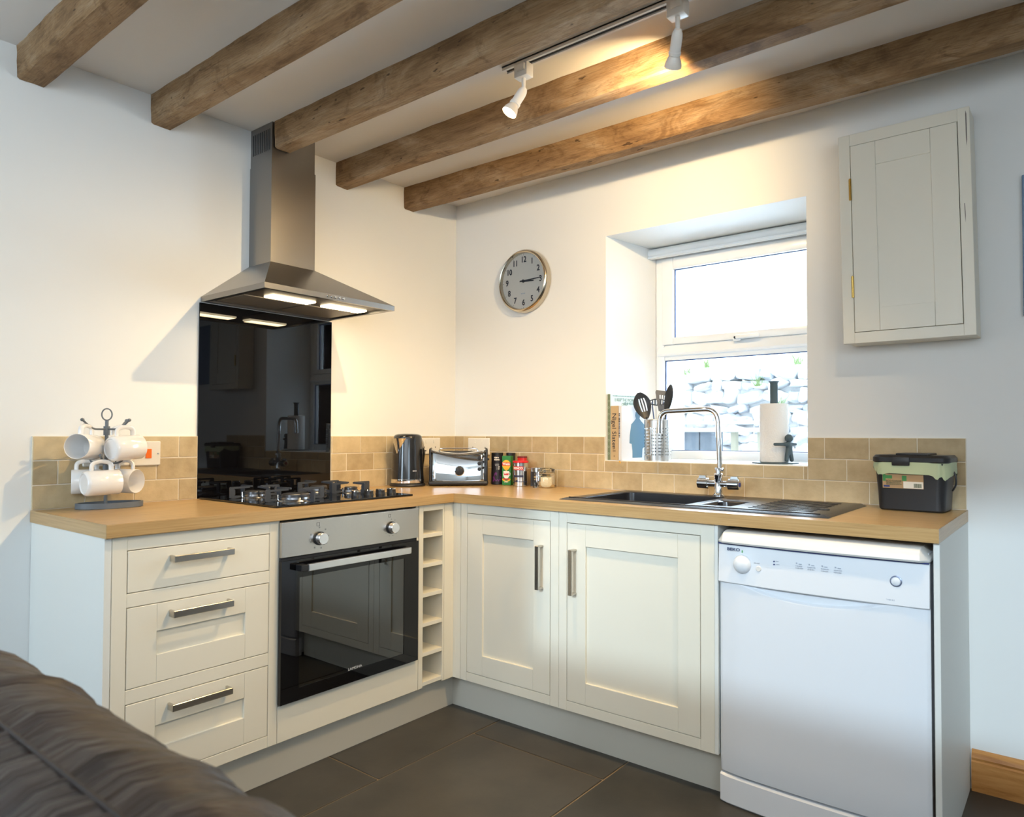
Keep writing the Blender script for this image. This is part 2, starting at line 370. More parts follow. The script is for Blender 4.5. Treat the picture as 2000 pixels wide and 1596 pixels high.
# beams
def beam(y0, y1, x0, skew, label, seed):
    m = MB(); rnd = random.Random(seed); z0, z1 = 2.302, HC+.003; n = 150; ch = .006
    prof = [(y0, z1), (y0, z0+ch), (y0+ch, z0), (y1-ch, z0), (y1, z0+ch), (y1, z1)]
    # finer points along the faces so that the surface can wander
    pts = []
    for i, a in enumerate(prof):
        if i == len(prof)-1: pts.append(a); break
        b = prof[i+1]; k = 4 if (i in (0, 2, 4)) else 1
        for j in range(k): pts.append((a[0]+(b[0]-a[0])*j/k, a[1]+(b[1]-a[1])*j/k))
    rings = []
    for i in range(n+1):
        x = x0+(RX-x0)*i/n; r = []
        for (y, z) in pts:
            d = noise.noise(Vector((x*2.2, y*9+seed, z*9)))*.006+noise.noise(Vector((x*16, y*30+seed, z*30)))*.0034
            e = noise.noise(Vector((x*1.3+5, seed, 0)))*.004
            yy = y+d+skew*x; zz = z if z > HC-.01 else z+d*.8+e
            r.append(m.bm.verts.new((x, yy, zz)))
        rings.append(r)
    for a, b in zip(rings, rings[1:]):
        for k in range(len(a)-1): m.bm.faces.new([a[k], a[k+1], b[k+1], b[k]])
    m.bm.faces.new(rings[0]); m.bm.faces.new(rings[-1][::-1])
    o = m.build('ceiling_beam', MAT['beam'], None, smooth=True)
    tag(o, label, 'beam', 'rough old timber beams across the ceiling', 'thing'); return o
beam(-1.968, -1.890, .001, 0, 'leftmost rough timber ceiling beam, end set in the wall above the mug tree', 11)
beam(-1.563, -1.490, .001, 0, 'rough timber ceiling beam ending just left of the extractor chimney', 23)
beam(-1.171, -1.100, .166, 0, 'rough timber ceiling beam butting against the front of the extractor chimney', 37)
beam(-.770, -.700, .001, 0, 'rough timber beam with the glowing lamp-lit patch, right of the extractor chimney', 41)
beam(-.368, -.300, .001, .022, 'rightmost rough timber beam, closest to the window wall', 59)

# track lighting
def rounded(pts, r, n=6):
    out = []
    for i, p in enumerate(pts):
        p = Vector(p)
        if i in (0, len(pts)-1): out.append(p); continue
        a = (Vector(pts[i-1])-p); b = (Vector(pts[i+1])-p); ra = min(r, a.length*.49, b.length*.49)
        p0 = p+a.normalized()*ra; p2 = p+b.normalized()*ra
        for k in range(n+1):
            t = k/n; out.append(p0*(1-t)**2+p*2*t*(1-t)+p2*t*t)
    return out
TY, TZ = -.925, HC
m = MB(); m.box(1.165, 3.6, TY-.017, TY-.008, TZ-.015, TZ, .001); m.box(1.165, 3.6, TY+.008, TY+.017, TZ-.015, TZ, .001); m.box(1.165, 3.6, TY-.017, TY+.017, TZ-.006, TZ)
tr = m.build('lighting_track', flat('white_track', (.75, .72, .68), .35)); tag(tr, 'slim white lighting track fixed to the ceiling between two beams', 'light track')
m = MB(); m.box(1.17, 3.59, TY-.008, TY+.008, TZ-.010, TZ-.0055); m.build('track_groove', MAT['black_matt'], tr)
LAMPW = flat('white_lamp_enamel', (.78, .76, .72), .3)
def track_head(x, aim, label, lit_power, tilt=0):
    t = thing('track_spotlight', label, 'spotlight', (x, TY, TZ-.02), 0, 'spotlight heads on the ceiling track')
    m = MB(); m.box(x-.028, x+.028, TY-.018, TY+.018, TZ-.058, TZ-.012, .004); m.box(x-.012, x+.02, TY-.024, TY+.024, TZ-.040, TZ-.018, .003); m.build('adapter', LAMPW, t, smooth=True)
    j = Vector((x, TY, TZ-.098)); a = Vector(aim).normalized()
    m = MB(); m.cyl((x, TY, TZ-.058), j+Vector((0, 0, .004)), .007, .0065, 14); m.lathe([(0, -.009), (.006, -.007), (.009, 0), (.006, .007), (0, .009)], 14, Matrix.Translation(j)); m.build('stem', LAMPW, t, smooth=True)
    M0 = Matrix.Translation(j+a*.004) @ a.to_track_quat('Z', 'Y').to_matrix().to_4x4()
    m = MB(); m.lathe([(0, -.012), (.010, -.010), (.0145, 0), (.016, .012), (.016, .048), (.018, .050), (.018, .058), (.015, .060), (0, .060)], 24, M0); m.build('lamp_holder', LAMPW, t, smooth=True)
    m = MB(); m.lathe([(.013, .058), (.017, .064), (.023, .078), (.0255, .088), (.0255, .092), (.0245, .093)], 28, M0)
    b = m.build('bulb', flat('pearl_bulb_glass', (.8, .74, .66), .25), t, smooth=True)
    m = MB(); m.lathe([(0, .0905), (.0245, .0915)], 28, M0); m.build('bulb_lens', MAT['lamp_on'], b)
    p = j+a*.104
    return p, a, t
p, a, _ = track_head(1.246, (-.28, -.42, -.86), 'white ceiling spotlight showing its glowing bulb, above the clock side', 1)
spot('spot_lamp_light', p, (-.36, -.12, -.85), 64, 146, .012, 1.0)
p, a, _ = track_head(1.815, (-.42, .52, -.62), 'white ceiling spotlight seen from behind, next to the glowing patch on the beam', 1)
spot('spot_lamp_light', p, (-.78, .80, -.16), 54, 132, .02, 1.0)
p, a, _ = track_head(2.47, (-.3, .05, -.95), 'white ceiling spotlight on the track between the pair in view and the last one', 1)
spot('spot_lamp_light', p, (-.50, -.0, -.85), 48, 108, .02, 1.0)
p, a, _ = track_head(2.75, (-.3, -.2, -.9), 'white ceiling spotlight further along the track, out past the two in view', 1)
spot('spot_lamp_light', p, (-.85, -.05, -.62), 32, 105, .02, 1.0)

# ================================================================== window
wn = thing('window_1', 'white framed casement window deep in the wall above the sink', 'window', (1.43, .40, 1.052), kind='structure')
y0, y1 = .36, .43
m = MB()
m.box(1.035, 1.08, y0, y1, 1.05, 2.082, .004); m.box(1.86, 1.905, y0, y1, 1.05, 2.082, .004); m.box(1.08, 1.86, y0, y1, 1.05, 1.090, .004); m.box(1.08, 1.86, y0, y1, 2.030, 2.082, .004)
m.box(1.08, 1.86, y0+.004, y1, 1.530, 1.606, .004)
m.build('window_frame', MAT['upvc'], wn, smooth=True)
m = MB(); m.prism([(y0+.004, 1.548), (y0-.008, 1.552), (y0-.012, 1.562), (y0-.008, 1.572), (y0+.004, 1.600)], 1.048, 1.895, 'x'); m.build('transom', MAT['upvc'], wn, smooth=True)
m = MB(); ys = y0-.008
m.box(1.072, 1.133, ys, y1-.01, 1.606, 2.030, .004); m.box(1.807, 1.868, ys, y1-.01, 1.606, 2.030, .004); m.box(1.133, 1.807, ys, y1-.01, 1.606, 1.640, .004); m.box(1.133, 1.807, ys, y1-.01, 1.975, 2.030, .004)
sash = m.build('sash', MAT['upvc'], wn, smooth=True)
m = MB(); m.box(1.133, 1.807, y1-.032, y1-.030, 1.640, 1.975); m.build('pane', MAT['glass'], sash)
m = MB()
for q in ((1.133, 1.1365, 1.640, 1.975), (1.8035, 1.807, 1.640, 1.975), (1.133, 1.807, 1.640, 1.643), (1.133, 1.807, 1.972, 1.975)): m.box(q[0], q[1], y0+.010, y0+.018, q[2], q[3])
m.build('gasket', flat('dark_blue_gasket', (.03, .07, .2), .6), sash)
m = MB(); m.box(1.08, 1.86, y1-.032, y1-.030, 1.090, 1.530); m.build('pane', MAT['glass'], wn)
m = MB()
for q in ((1.08, 1.084, 1.09, 1.53), (1.856, 1.86, 1.09, 1.53), (1.08, 1.86, 1.526, 1.53), (1.08, 1.86, 1.09, 1.093)): m.box(q[0], q[1], y0+.012, y0+.020, q[2], q[3])
m.build('gasket', bpy.data.materials['dark_blue_gasket'], wn)
m = MB(); m.box(1.447, 1.480, ys-.018, ys, 1.596, 1.626, .004); m.box(1.462, 1.575, ys-.030, ys-.016, 1.604, 1.622, .005)
hd = m.build('handle', MAT['upvc'], sash, smooth=True)
m = MB(); m.cyl((1.459, ys-.022, 1.611), (1.459, ys-.016, 1.611), .006); m.build('key_lock', MAT['black_plastic'], hd)
m = MB(); m.box(ox0+.004, ox1-.004, .012, y0, oz0-.0005, oz0+.002, 0); sl = m.build('window_sill', flat('white_gloss_sill', (.84, .86, .88), .2), wn)

# roller blind rolled up at the head of the window
bl = thing('roller_blind', 'white roller blind rolled up tight at the top of the window', 'blind', (1.4, .32, 2.04))
m = MB(); m.cyl((1.012, .322, 2.054), (1.885, .322, 2.054), .0255, n=28); m.build('blind_fabric', flat('white_blind_fabric', (.78, .80, .80), .5), bl, smooth=True)
m = MB(); m.box(1.013, 1.885, .297, .305, 2.028, 2.040, .002); m.build('bottom_bar', MAT['upvc'], bl)
m = MB(); m.box(1.004, 1.013, .31, .345, 2.030, 2.081, .001); m.build('bracket', flat('grey_bracket', (.2, .2, .2), .5), bl)

# ================================================================== outside
m = MB(); m.box(-8, 8, .62, 14, .70, .80); o = m.build('ground_1', flat('pale_gravel', (.55, .56, .56), .9, bump=.8, bscale=40, var=.2)); o['kind'] = 'structure'
def lump(mb, c, s, rnd):
    r = bmesh.ops.create_icosphere(mb.bm, subdivisions=3, radius=1); q = Matrix.Rotation(rnd.uniform(-.45, .45), 4, 'Y'); off = rnd.uniform(0, 99)
    for v in r['verts']:
        p = v.co.copy(); k = 1+.30*noise.noise(p*1.4+Vector((off, 0, 0)))+.10*noise.noise(p*4+Vector((off, 0, 0)))
        e = .55
        p = Vector((math.copysign(abs(p.x)**e, p.x)*s[0], math.copysign(abs(p.y)**e, p.y)*s[1], math.copysign(abs(p.z)**e, p.z)*s[2]))*k
        v.co = q @ p+Vector(c)
rnd = random.Random(4); m = MB(); z = .80
while z < 1.72:
    h = rnd.uniform(.07, .13); x = -2.2
    while x < 3.2:
        ww = rnd.uniform(.07, .26); hh = h*rnd.uniform(.7, 1.25)
        lump(m, (x+ww/2, 3.5+rnd.uniform(-.04, .04), z+hh/2), (ww*.53, .14, hh*.54), rnd); x += ww
    z += h*.98
m.box(-2.3, 3.3, 3.46, 3.62, .80, 1.66); o = m.build('stone_wall', MAT['rock'], smooth=True); tag(o, 'rough dry stone garden wall seen through the window', 'garden wall', kind='thing')
m = MB(); n = 40; V = []
for i in range(n+1):
    row = []
    for j in range(n+1):
        x = -7+14*i/n; y = 3.6+8*j/n; z = 1.62+(y-3.6)*.55+.16*noise.noise(Vector((x*.9, y*.9, 0)))+.05*noise.noise(Vector((x*4, y*4, 3)))
        row.append(m.bm.verts.new((x, y, z)))
    V.append(row)
for i in range(n):
    for j in range(n): m.bm.faces.new([V[i][j], V[i+1][j], V[i+1][j+1], V[i][j+1]])
o = m.build('hillside_1', MAT['bank'], smooth=True); o['kind'] = 'structure'
m = MB(); rnd = random.Random(9)
for (cx, cz, cy) in ((-.28, 1.74, 3.35), (.42, 1.60, 3.34), (.62, 1.42, 3.32), (-.1, 1.80, 3.4), (.75, 1.78, 3.4)):
    for k in range(26):
        a = rnd.uniform(0, 2*PI); l = rnd.uniform(.05, .13); b = Vector((cx+rnd.uniform(-.03, .03), cy, cz)); e = b+Vector((math.cos(a)*l*.7, -abs(math.sin(a))*l*.6, l)); 
        m.quad(b+Vector((-.003, 0, 0)), b+Vector((.003, 0, 0)), e+Vector((.001, 0, 0)), e+Vector((-.001, 0, 0)))
o = m.build('weeds', flat('weed_green', (.22, .34, .12), .8)); tag(o, 'green weeds sprouting from the garden wall outside', 'weeds', kind='stuff')
bn = thing('garden_bench', 'low grey weathered wooden bench outside below the stone wall', 'bench', (.5, 2.0, .80))
m = MB(); m.box(-.15, 1.0, 1.86, 2.20, 1.185, 1.215, .004); m.box(-.15, 1.02, 2.26, 2.32, 1.245, 1.27, .004); m.build('seat', flat('pale_bench_board', (.6, .64, .66), .8), bn)
m = MB()
for x in (.26, .43, .60): m.box(x-.083, x+.077, 1.95, 1.985, 1.02, 1.185, .002)
m.build('front_board', MAT['bleached'], bn)
for x in (-.1, .76, .95):
    m = MB(); m.box(x, x+.035, 1.93, 1.98, .80, 1.19); m.build('leg', flat('bench_leg_timber', (.5, .5, .4), .8), bn)

# ================================================================== tiled splashbacks
def tiles(name, label, plane, rects, u_of, bounds, pitch_rows):
    """rows of tiles; plane 'x' = left wall, 'y' = window wall"""
    t = thing(name, label, 'tiled splashback', rects)
    return t
RZ = [(.9165, .9965), (.9965, 1.0765), (1.0765, 1.1565)]
def tile_set(name, label, plane, a0, a1, offs, pitch, cut=None):
    base = (0.004, (a0+a1)/2, H) if plane == 'x' else ((a0+a1)/2, -.004, H)
    t = thing(name, label, 'tiled splashback', base)
    def bx(mb, u0, u1, z0, z1, d0, d1, bev=0):
        if plane == 'x': mb.box(d0, d1, u0, u1, z0, z1, bev, 1)
        else: mb.box(u0, u1, -d1, -d0, z0, z1, bev, 1)
    g = MB(); m = MB()
    areas = [(a0, a1, H, 1.1565)] if not cut else [(a0, cut[0], H, 1.1565), (cut[0], cut[1], H, cut[2]), (cut[1], a1, H, 1.1565)]
    for q in areas: bx(g, q[0], q[1], q[2], q[3], .0002, .0066)
    for (z0, z1), off in zip(RZ, offs):
        k = math.floor((a0-off)/pitch); u = off+k*pitch
        while u < a1:
            U0, U1 = max(u, a0), min(u+pitch, a1)
            segs = []
            if U1-U0 > .006:
                if cut and z1 > cut[2]+.001:
                    if U0 < cut[0]: segs.append((U0, min(U1, cut[0]), z0, z1))
                    if U1 > cut[1]: segs.append((max(U0, cut[1]), U1, z0, z1))
                    lo, hi = max(U0, cut[0]), min(U1, cut[1])
                    if hi-lo > .006 and cut[2]-z0 > .01: segs.append((lo, hi, z0, cut[2]+.0015))
                else: segs.append((U0, U1, z0, z1))
            for s in segs:
                if s[1]-s[0] > .006: bx(m, s[0]+.0017, s[1]-.0017, s[2]+.0017, s[3]-.0017, .001, .0085, .0012)
            u += pitch
    g.build('grout', MAT['grout'], t); m.build('tile_face', MAT['tile'], t)
    return t
tile_set('tiled_splashback', 'beige stone brick-tile splashback behind the mug tree, left of the black glass', 'x', -L1, -1.381, (-1.45, -1.529, -1.45), .154)
tile_set('tiled_splashback', 'beige stone brick-tile splashback behind the kettle, right of the black glass', 'x', -.787, -.009, (-.626, -.549, -.626), .154)
tile_set('tiled_splashback', 'long beige stone brick-tile splashback under the window, behind the sink', 'y', .0, W-.003, (.0745, .153, .0745), .1563, (ox0-.002, ox1+.002, oz0-.002))

# black glass splashback
m = MB(); m.box(.0004, .007, -1.380, -.788, H, 1.672, .0008, 1)
tag(m.build('glass_splashback', MAT['black_gloss']), 'tall glossy black glass splashback behind the hob', 'splashback')

# ================================================================== worktop
# one L-shaped slab, with the sink cut-out and hob resting on it
SX0, SX1, SY0, SY1 = 1.108, 2.112, -.540, -.068
wt = thing('worktop', 'continuous L-shaped oak-effect worktop over all the base units', 'worktop', (.6, -.6, HB))
def slab(mb, x0, x1, y0, y1): mb.box(x0, x1, y0, y1, HB, H)
m = MB(); slab(m, .001, D, -L1, -D)
for v in m.bm.verts: pass
bmesh.ops.bevel(m.bm, geom=[e for e in m.bm.edges if abs(e.verts[0].co.z-e.verts[1].co.z) < 1e-6 and e.verts[0].co.x > .59 and e.verts[1].co.x > .59], offset=.002, segments=2, affect='EDGES')
m.build('hob_run', MAT['oak_y'], wt)
m = MB(); m.box(.001, D-.002, -L1-.0006, -L1+.001, HB, H); m.build('end_edging', MAT['oak'], wt)
m = MB(); m.box(W-.001, W+.0006, -D+.001, -.001, HB, H); m.build('end_edging', MAT['oak_y'], wt)
# window run built as a frame round the sink opening
m = MB(); x0s, x1s, y0s, y1s = SX0+.02, SX1-.02, SY0+.02, SY1-.02
vs_ = {}
def V_(x, y, z):
    k = (round(x, 5), round(y, 5), round(z, 5))
    if k not in vs_: vs_[k] = m.bm.verts.new((x, y, z))
    return vs_[k]
xs = [.001, x0s, x1s, W]; ysl = [-D, y0s, y1s, -.001]
for z in (HB, H):
    for i in range(3):
        for j in range(3):
            if i == 1 and j == 1: continue
            m.bm.faces.new([V_(xs[i], ysl[j], z), V_(xs[i+1], ysl[j], z), V_(xs[i+1], ysl[j+1], z), V_(xs[i], ysl[j+1], z)])
def wallq(a, b): m.bm.faces.new([V_(*a, HB), V_(*b, HB), V_(*b, H), V_(*a, H)])
for i in range(3): wallq((xs[i], ysl[0]), (xs[i+1], ysl[0])); wallq((xs[i], ysl[3]), (xs[i+1], ysl[3]))
for j in range(3): wallq((xs[0], ysl[j]), (xs[0], ysl[j+1])); wallq((xs[3], ysl[j]), (xs[3], ysl[j+1]))
wallq((x0s, y0s), (x1s, y0s)); wallq((x0s, y1s), (x1s, y1s)); wallq((x0s, y0s), (x0s, y1s)); wallq((x1s, y0s), (x1s, y1s))
m.build('sink_run', MAT['oak'], wt)

# ================================================================== base units
def frame_box(mb, plane, a0, a1, z0, z1, d0, d1, bev=.0012):
    """a in-run coordinate, d distance from the wall"""
    if plane == 'x': mb.box(d0, d1, a0, a1, z0, z1, bev, 1)
    else: mb.box(a0, a1, -d1, -d0, z0, z1, bev, 1)
def bar_handle(parent, plane, a0, a1, z0, z1, vertical=False, name='handle'):
    """square D bar handle on a front at depth FX"""
    m = MB(); d = FX
    fb = lambda *q: frame_box(m, plane, *q, .0012)
    if not vertical:
        fb(a0, a1, z0, z1, d+.028, d+.035); fb(a0, a0+.007, z0, z1, d, d+.031); fb(a1-.007, a1, z0, z1, d, d+.031)
    else:
        fb(a0, a1, z0, z1, d+.028, d+.035); fb(a0, a1, z0, z0+.007, d, d+.031); fb(a0, a1, z1-.007, z1, d, d+.031)
    return m.build(name, MAT['nickel'], parent)
def shaker(parent, plane, name, a0, a1, z0, z1, r):
    """framed front with a recessed panel; r = recess (a0, a1, z0, z1) or None for a flat front"""
    g = .0021; a0 += g; a1 -= g; z0 += g; z1 -= g
    m = MB()
    if r is None: frame_box(m, plane, a0, a1, z0, z1, FX-.019, FX, .001)
    else:
        frame_box(m, plane, a0, r[0], z0, z1, FX-.019, FX, .0009); frame_box(m, plane, r[1], a1, z0, z1, FX-.019, FX, .0009)
        frame_box(m, plane, r[0]+.0003, r[1]-.0003, r[3], z1, FX-.019, FX, .0009); frame_box(m, plane, r[0]+.0003, r[1]-.0003, z0, r[2], FX-.019, FX, .0009)
        frame_box(m, plane, r[0]-.004, r[1]+.004, r[2]-.004, r[3]+.004, FX-.017, FX-.009, 0)
    return m.build(name, MAT['cream'], parent)
# --- drawer unit
dc = thing('drawer_cabinet', 'cream base unit with three drawers at the left end of the units', 'base cabinet', (.3, -1.64, ZB))
m = MB()
for q in ((-1.887, -1.849, ZB, HB), (-1.421, -1.3885, ZB, HB)): frame_box(m, 'x', *q, FX-.02, FX)
for q in ((.838, HB), (.678, .717), (.409, .449), (ZB, .180)): frame_box(m, 'x', -1.849, -1.421, *q, FX-.02, FX-.0004)
m.build('face_frame', MAT['cream'], dc)
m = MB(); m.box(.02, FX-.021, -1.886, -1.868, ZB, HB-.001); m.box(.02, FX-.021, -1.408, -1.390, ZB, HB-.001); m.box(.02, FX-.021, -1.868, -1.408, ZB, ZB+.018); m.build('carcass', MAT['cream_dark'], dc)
for (z0, z1, rr, hz) in ((.717, .838, None, (.792, .811)), (.449, .678, (-1.768, -1.502, .530, .597), (.632, .652)), (.180, .409, (-1.769, -1.502, .264, .327), (.363, .383))):
    d = shaker(dc, 'x', 'drawer', -1.849, -1.421, z0, z1, rr)
    bar_handle(d, 'x', -1.736, -1.557, *hz)
# --- oven housing
oc = thing('oven_cabinet', 'plain cream panel and housing around the built-in oven', 'base cabinet', (.3, -1.09, ZB))
m = MB(); frame_box(m, 'x', -1.387, -.777, ZB, .262, FX-.019, FX); m.build('lower_panel', MAT['cream'], oc)
m = MB(); m.box(.02, FX-.003, -1.3875, -1.3855+.0005, .262, HB-.001); m.build('side_panel', MAT['cream'], oc); m = MB(); m.box(.02, FX-.003, -.790, -.777, .262, HB-.001); m.build('side_panel', MAT['cream'], oc)
# --- oven
ov = thing('oven', 'built-in electric oven with steel control panel and black glass door', 'oven', (.3, -1.091, .265))
m = MB(); m.box(.05, .585, -1.384, -.797, .268, .286); m.box(.05, .585, -1.384, -.797, .735, .872); m.box(.05, .585, -1.384, -1.345, .286, .735); m.box(.05, .585, -.850, -.797, .286, .735); m.box(.05, .10, -1.345, -.850, .286, .735)
m.build('oven_body', MAT['oven_in'], ov)
m = MB(); m.box(.585, .601, -1.389, -.794, .754, .871, .0015); cp = m.build('control_panel', flat('pale_brushed_steel', (.56, .54, .51), .33, metal=1, bump=.03, bscale=90), ov)
m = MB(); m.box(.586, .592, -1.387, -.796, .742, .754); m.build('vent_gap', MAT['black_matt'], ov)
# door: frame of black glass round a smoked window
m = MB(); dy0, dy1, dz0, dz1 = -1.389, -.794, .270, .742; wy0, wy1, wz0, wz1 = -1.322, -.867, .312, .681
for q in ((dy0, wy0, dz0, dz1), (wy1, dy1, dz0, dz1), (wy0, wy1, dz0, wz0), (wy0, wy1, wz1, dz1)): m.box(.586, .602, *q)
dr = m.build('oven_door', MAT['black_gloss'], ov)
m = MB(); m.box(.5985, .6005, wy0, wy1, wz0, wz1); m.build('door_window', MAT['oven_glass'], dr)
m = MB(); m.box(.626, .640, -1.311, -.864, .704, .728, .002); m.build('handle', flat('satin_aluminium', (.72, .72, .72), .3, metal=1), dr)
m = MB(); m.box(.602, .638, -1.338, -1.311, .706, .727, .002); m.build('handle_bracket', MAT['black_plastic'], dr); m = MB(); m.box(.602, .628, -.875, -.850, .706, .727, .002); m.build('handle_bracket', MAT['black_plastic'], dr)
for ky, kz in ((-1.247, .804), (-.932, .808)):
    m = MB(); m.cyl((.601, ky, kz), (.606, ky, kz), .0235, n=32); m.build('knob_ring', MAT['black_plastic'], cp)
    m = MB(); m.cyl((.605, ky, kz), (.628, ky, kz), .0205, .0200, 32, .002); m.build('knob', flat('turned_aluminium', (.8, .8, .82), .25, metal=1), cp, smooth=True)
m = MB(); rnd = random.Random(3)
for k in range(8):
    a = R(90-k*42); q = (-1.247+.036*math.cos(a), .804+.036*math.sin(a)); s = .003
    m.box(.6011, .6015, q[0]-s, q[0]+s, q[1]-.0006, q[1]+.0006); m.box(.6011, .6015, q[0]-s, q[0]+s, q[1]+s-.0006, q[1]+s+.0006)
for k in range(9):
    a = R(90-k*33); q = (-.932+.032*math.cos(a), .808+.032*math.sin(a)); m.cyl((.6008, *q), (.6015, *q), .0013, n=8)
for (cy, cz) in ((-1.252, .853), (-.940, .854)):
    for q in ((cy-.006, cy+.006, cz+.005, cz+.006), (cy-.006, cy+.006, cz-.006, cz-.005), (cy-.006, cy-.005, cz-.006, cz+.006), (cy+.005, cy+.006, cz-.006, cz+.006)): m.box(.6011, .6015, *q)
m.build('control_symbols', MAT['ink'], cp)
text_mb('LAMONA', .0125, (.6025, -1.094, .319), YW, ZW, sx=1.15).build('lettering', flat('pale_print', (.6, .6, .6), .5), dr)
for z in (.44, .56):
    rk = MB()
    for k in range(16):
        yy = -1.335+k*.032; rk.cyl((.12, yy, z), (.56, yy, z), .0016, n=6)
    rk.cyl((.56, -1.343, z), (.56, -.853, z), .003, n=8); rk.cyl((.12, -1.343, z), (.12, -.853, z), .003, n=8); rk.build('oven_rack', MAT['chrome'], ov, smooth=True)
# --- wine rack
wr = thing('wine_rack', 'narrow cream open wine rack of six stacked pigeonholes right of the oven', 'wine rack', (.4, -.706, ZB))
m = MB(); yA, yB = -.775, -.637
m.box(.2, FX, yA, -.752, ZB, HB-.001, .001, 1); m.box(.2, FX, -.645, yB, ZB, HB-.001, .001, 1); m.box(.19, .2, yA, yB, ZB, HB-.001); m.box(.2, FX, -.752, -.645, .853, HB-.001)
m.build('rack_frame', MAT['cream'], wr)
for z in (.752, .632, .512, .393, .274, .156):
    m = MB(); m.box(.2, FX-.001, -.752, -.645, z-.008, z+.008, .001, 1); m.build('shelf', MAT['cream'], wr)
# --- corner post
m = MB(); m.prism([(FX-.02, yB+.001), (FX, yB+.001), (FX, -FX), (.6255, -FX), (.6255, -FX+.02), (FX-.02, -FX+.02)], ZB, HB-.001); m.box(.598, .600, -FX-.0004, -FX+.001, ZB, HB-.001)
tag(m.build('corner_post', MAT['cream']), 'cream corner post joining the wine rack to the single-door unit', 'corner post')
# --- door units
def door_unit(a0, a1, o0, o1, rec, hx, label):
    t = thing('door_cabinet', label, 'base cabinet', ((a0+a1)/2, -.3, ZB), 0, 'cream base units with one framed door')
    m = MB(); frame_box(m, 'y', a0, o0, ZB, HB-.001, FX-.02, FX); frame_box(m, 'y', o1, a1, ZB, HB-.001, FX-.02, FX)
    frame_box(m, 'y', o0, o1, .837, HB-.001, FX-.02, FX-.0004); frame_box(m, 'y', o0, o1, ZB, .178, FX-.02, FX-.0004); m.build('face_frame', MAT['cream'], t)
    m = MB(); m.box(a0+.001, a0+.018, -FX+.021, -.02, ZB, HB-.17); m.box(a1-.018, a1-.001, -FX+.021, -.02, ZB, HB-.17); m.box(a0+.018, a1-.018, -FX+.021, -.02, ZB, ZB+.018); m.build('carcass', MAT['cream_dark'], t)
    d = shaker(t, 'y', 'door', o0, o1, .178, .837, rec)
    bar_handle(d, 'y', hx, hx+.016, .576, .743, True)
door_unit(.6265, 1.1405, .663, 1.101, (.750, 1.018, .260, .756), 1.052, 'cream base unit whose narrower door carries its handle on the right, beside the corner')
door_unit(1.1415, 1.767, 1.178, 1.719, (1.263, 1.637, .259, .755), 1.208, 'cream base unit whose wider door carries its handle on the left, beside the dishwasher')
# end panels and plinths
m = MB(); m.box(.002, FX+.0, -1.9055, -1.8885, .0, HB-.0005, .001, 1); m.box(FX-.004, FX+.001, -1.9065, -1.9045, 0, HB-.0005)
tag(m.build('end_panel', MAT['panel_white']), 'pale end panel closing the drawer unit under the mug tree', 'end panel')
m = MB(); m.box(2.397, W, -FX, -.002, 0, HB-.0005, .001, 1)
tag(m.build('end_panel', MAT['panel_white']), 'pale end panel closing the units right of the dishwasher', 'end panel')
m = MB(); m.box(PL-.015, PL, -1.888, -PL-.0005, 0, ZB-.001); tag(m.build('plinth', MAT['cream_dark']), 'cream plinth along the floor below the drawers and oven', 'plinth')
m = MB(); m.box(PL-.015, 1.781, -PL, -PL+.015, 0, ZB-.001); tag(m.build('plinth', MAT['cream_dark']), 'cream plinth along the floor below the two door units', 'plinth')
m = MB(); m.box(1.7675, 1.7795, -FX, -.05, ZB, HB-.0005, .001, 1); tag(m.build('filler_panel', MAT['panel_white']), 'thin cream filler panel between door unit and dishwasher', 'filler panel')

# ================================================================== dishwasher
dw = thing('dishwasher', 'white freestanding dishwasher under the right end of the worktop', 'dishwasher', (2.085, -.3, 0))
dx0, dx1 = 1.784, 2.388
def bowf(x, b=.016):
    u = (x-(dx0+dx1)/2)/((dx1-dx0)/2); return b*(1-u*u)
def bow_front(z0, z1, yb, yf, name, mat, parent, n=24, ch=.006, tilt=0, bow=.016, arcs=None):
    m = MB(); rows = []
    for i in range(n+1):
        x = dx0+(dx1-dx0)*i/n; f = yf-bowf(x, bow)
        e = min(i, n-i)/n*(dx1-dx0)
        if e < ch: f += ch-e
        zt = z1+(arcs(x) if arcs else 0)
        pr = [(yb, z0), (f+ch, z0), (f, z0+ch), (f+tilt, zt-ch), (f+tilt+ch, zt), (yb, zt)]
        rows.append([m.bm.verts.new((x, y, z)) for y, z in pr])
    for a, b in zip(rows, rows[1:]):
        for k in range(len(a)): m.bm.faces.new([a[k], a[(k+1) % len(a)], b[(k+1) % len(a)], b[k]])
    m.bm.faces.new(rows[0]); m.bm.faces.new(rows[-1][::-1])
    return m.build(name, mat, parent, smooth=True)
m = MB(); m.box(dx0+.003, dx1-.003, -.565, -.03, .012, .845, .003); m.build('casing', flat('grey_white_casing', (.55, .55, .56), .4), dw)
m = MB(); NX, NZ = 96, 60; gd = {}
def dw_door(x, z):
    e = min(x-dx0, dx1-x); y = -.588-bowf(x, .012)
    if e < .060: y += (1-e/.060)*.008
    if e < .006: y += (.006-e)
    u = (x-2.075)/.215; arc = .697-.034*(1-u*u) if abs(u) < 1 else .70
    if z > arc:
        q = min(1, (z-arc)/.006); y += .013*q*min(1, (1-u*u)*2.2)
    if z < .104: y += (.104-z)
    return y
for i in range(NX+1):
    x = dx0+(dx1-dx0)*i/NX
    for j in range(NZ+1):
        z = .100+(.655-.100)*j/12 if j <= 12 else .655+(.697-.655)*(j-12)/(NZ-12)
        gd[i, j] = m.bm.verts.new((x, dw_door(x, z), z))
for i in range(NX):
    for j in range(NZ): m.bm.faces.new([gd[i, j], gd[i+1, j], gd[i+1, j+1], gd[i, j+1]])
bk = {}
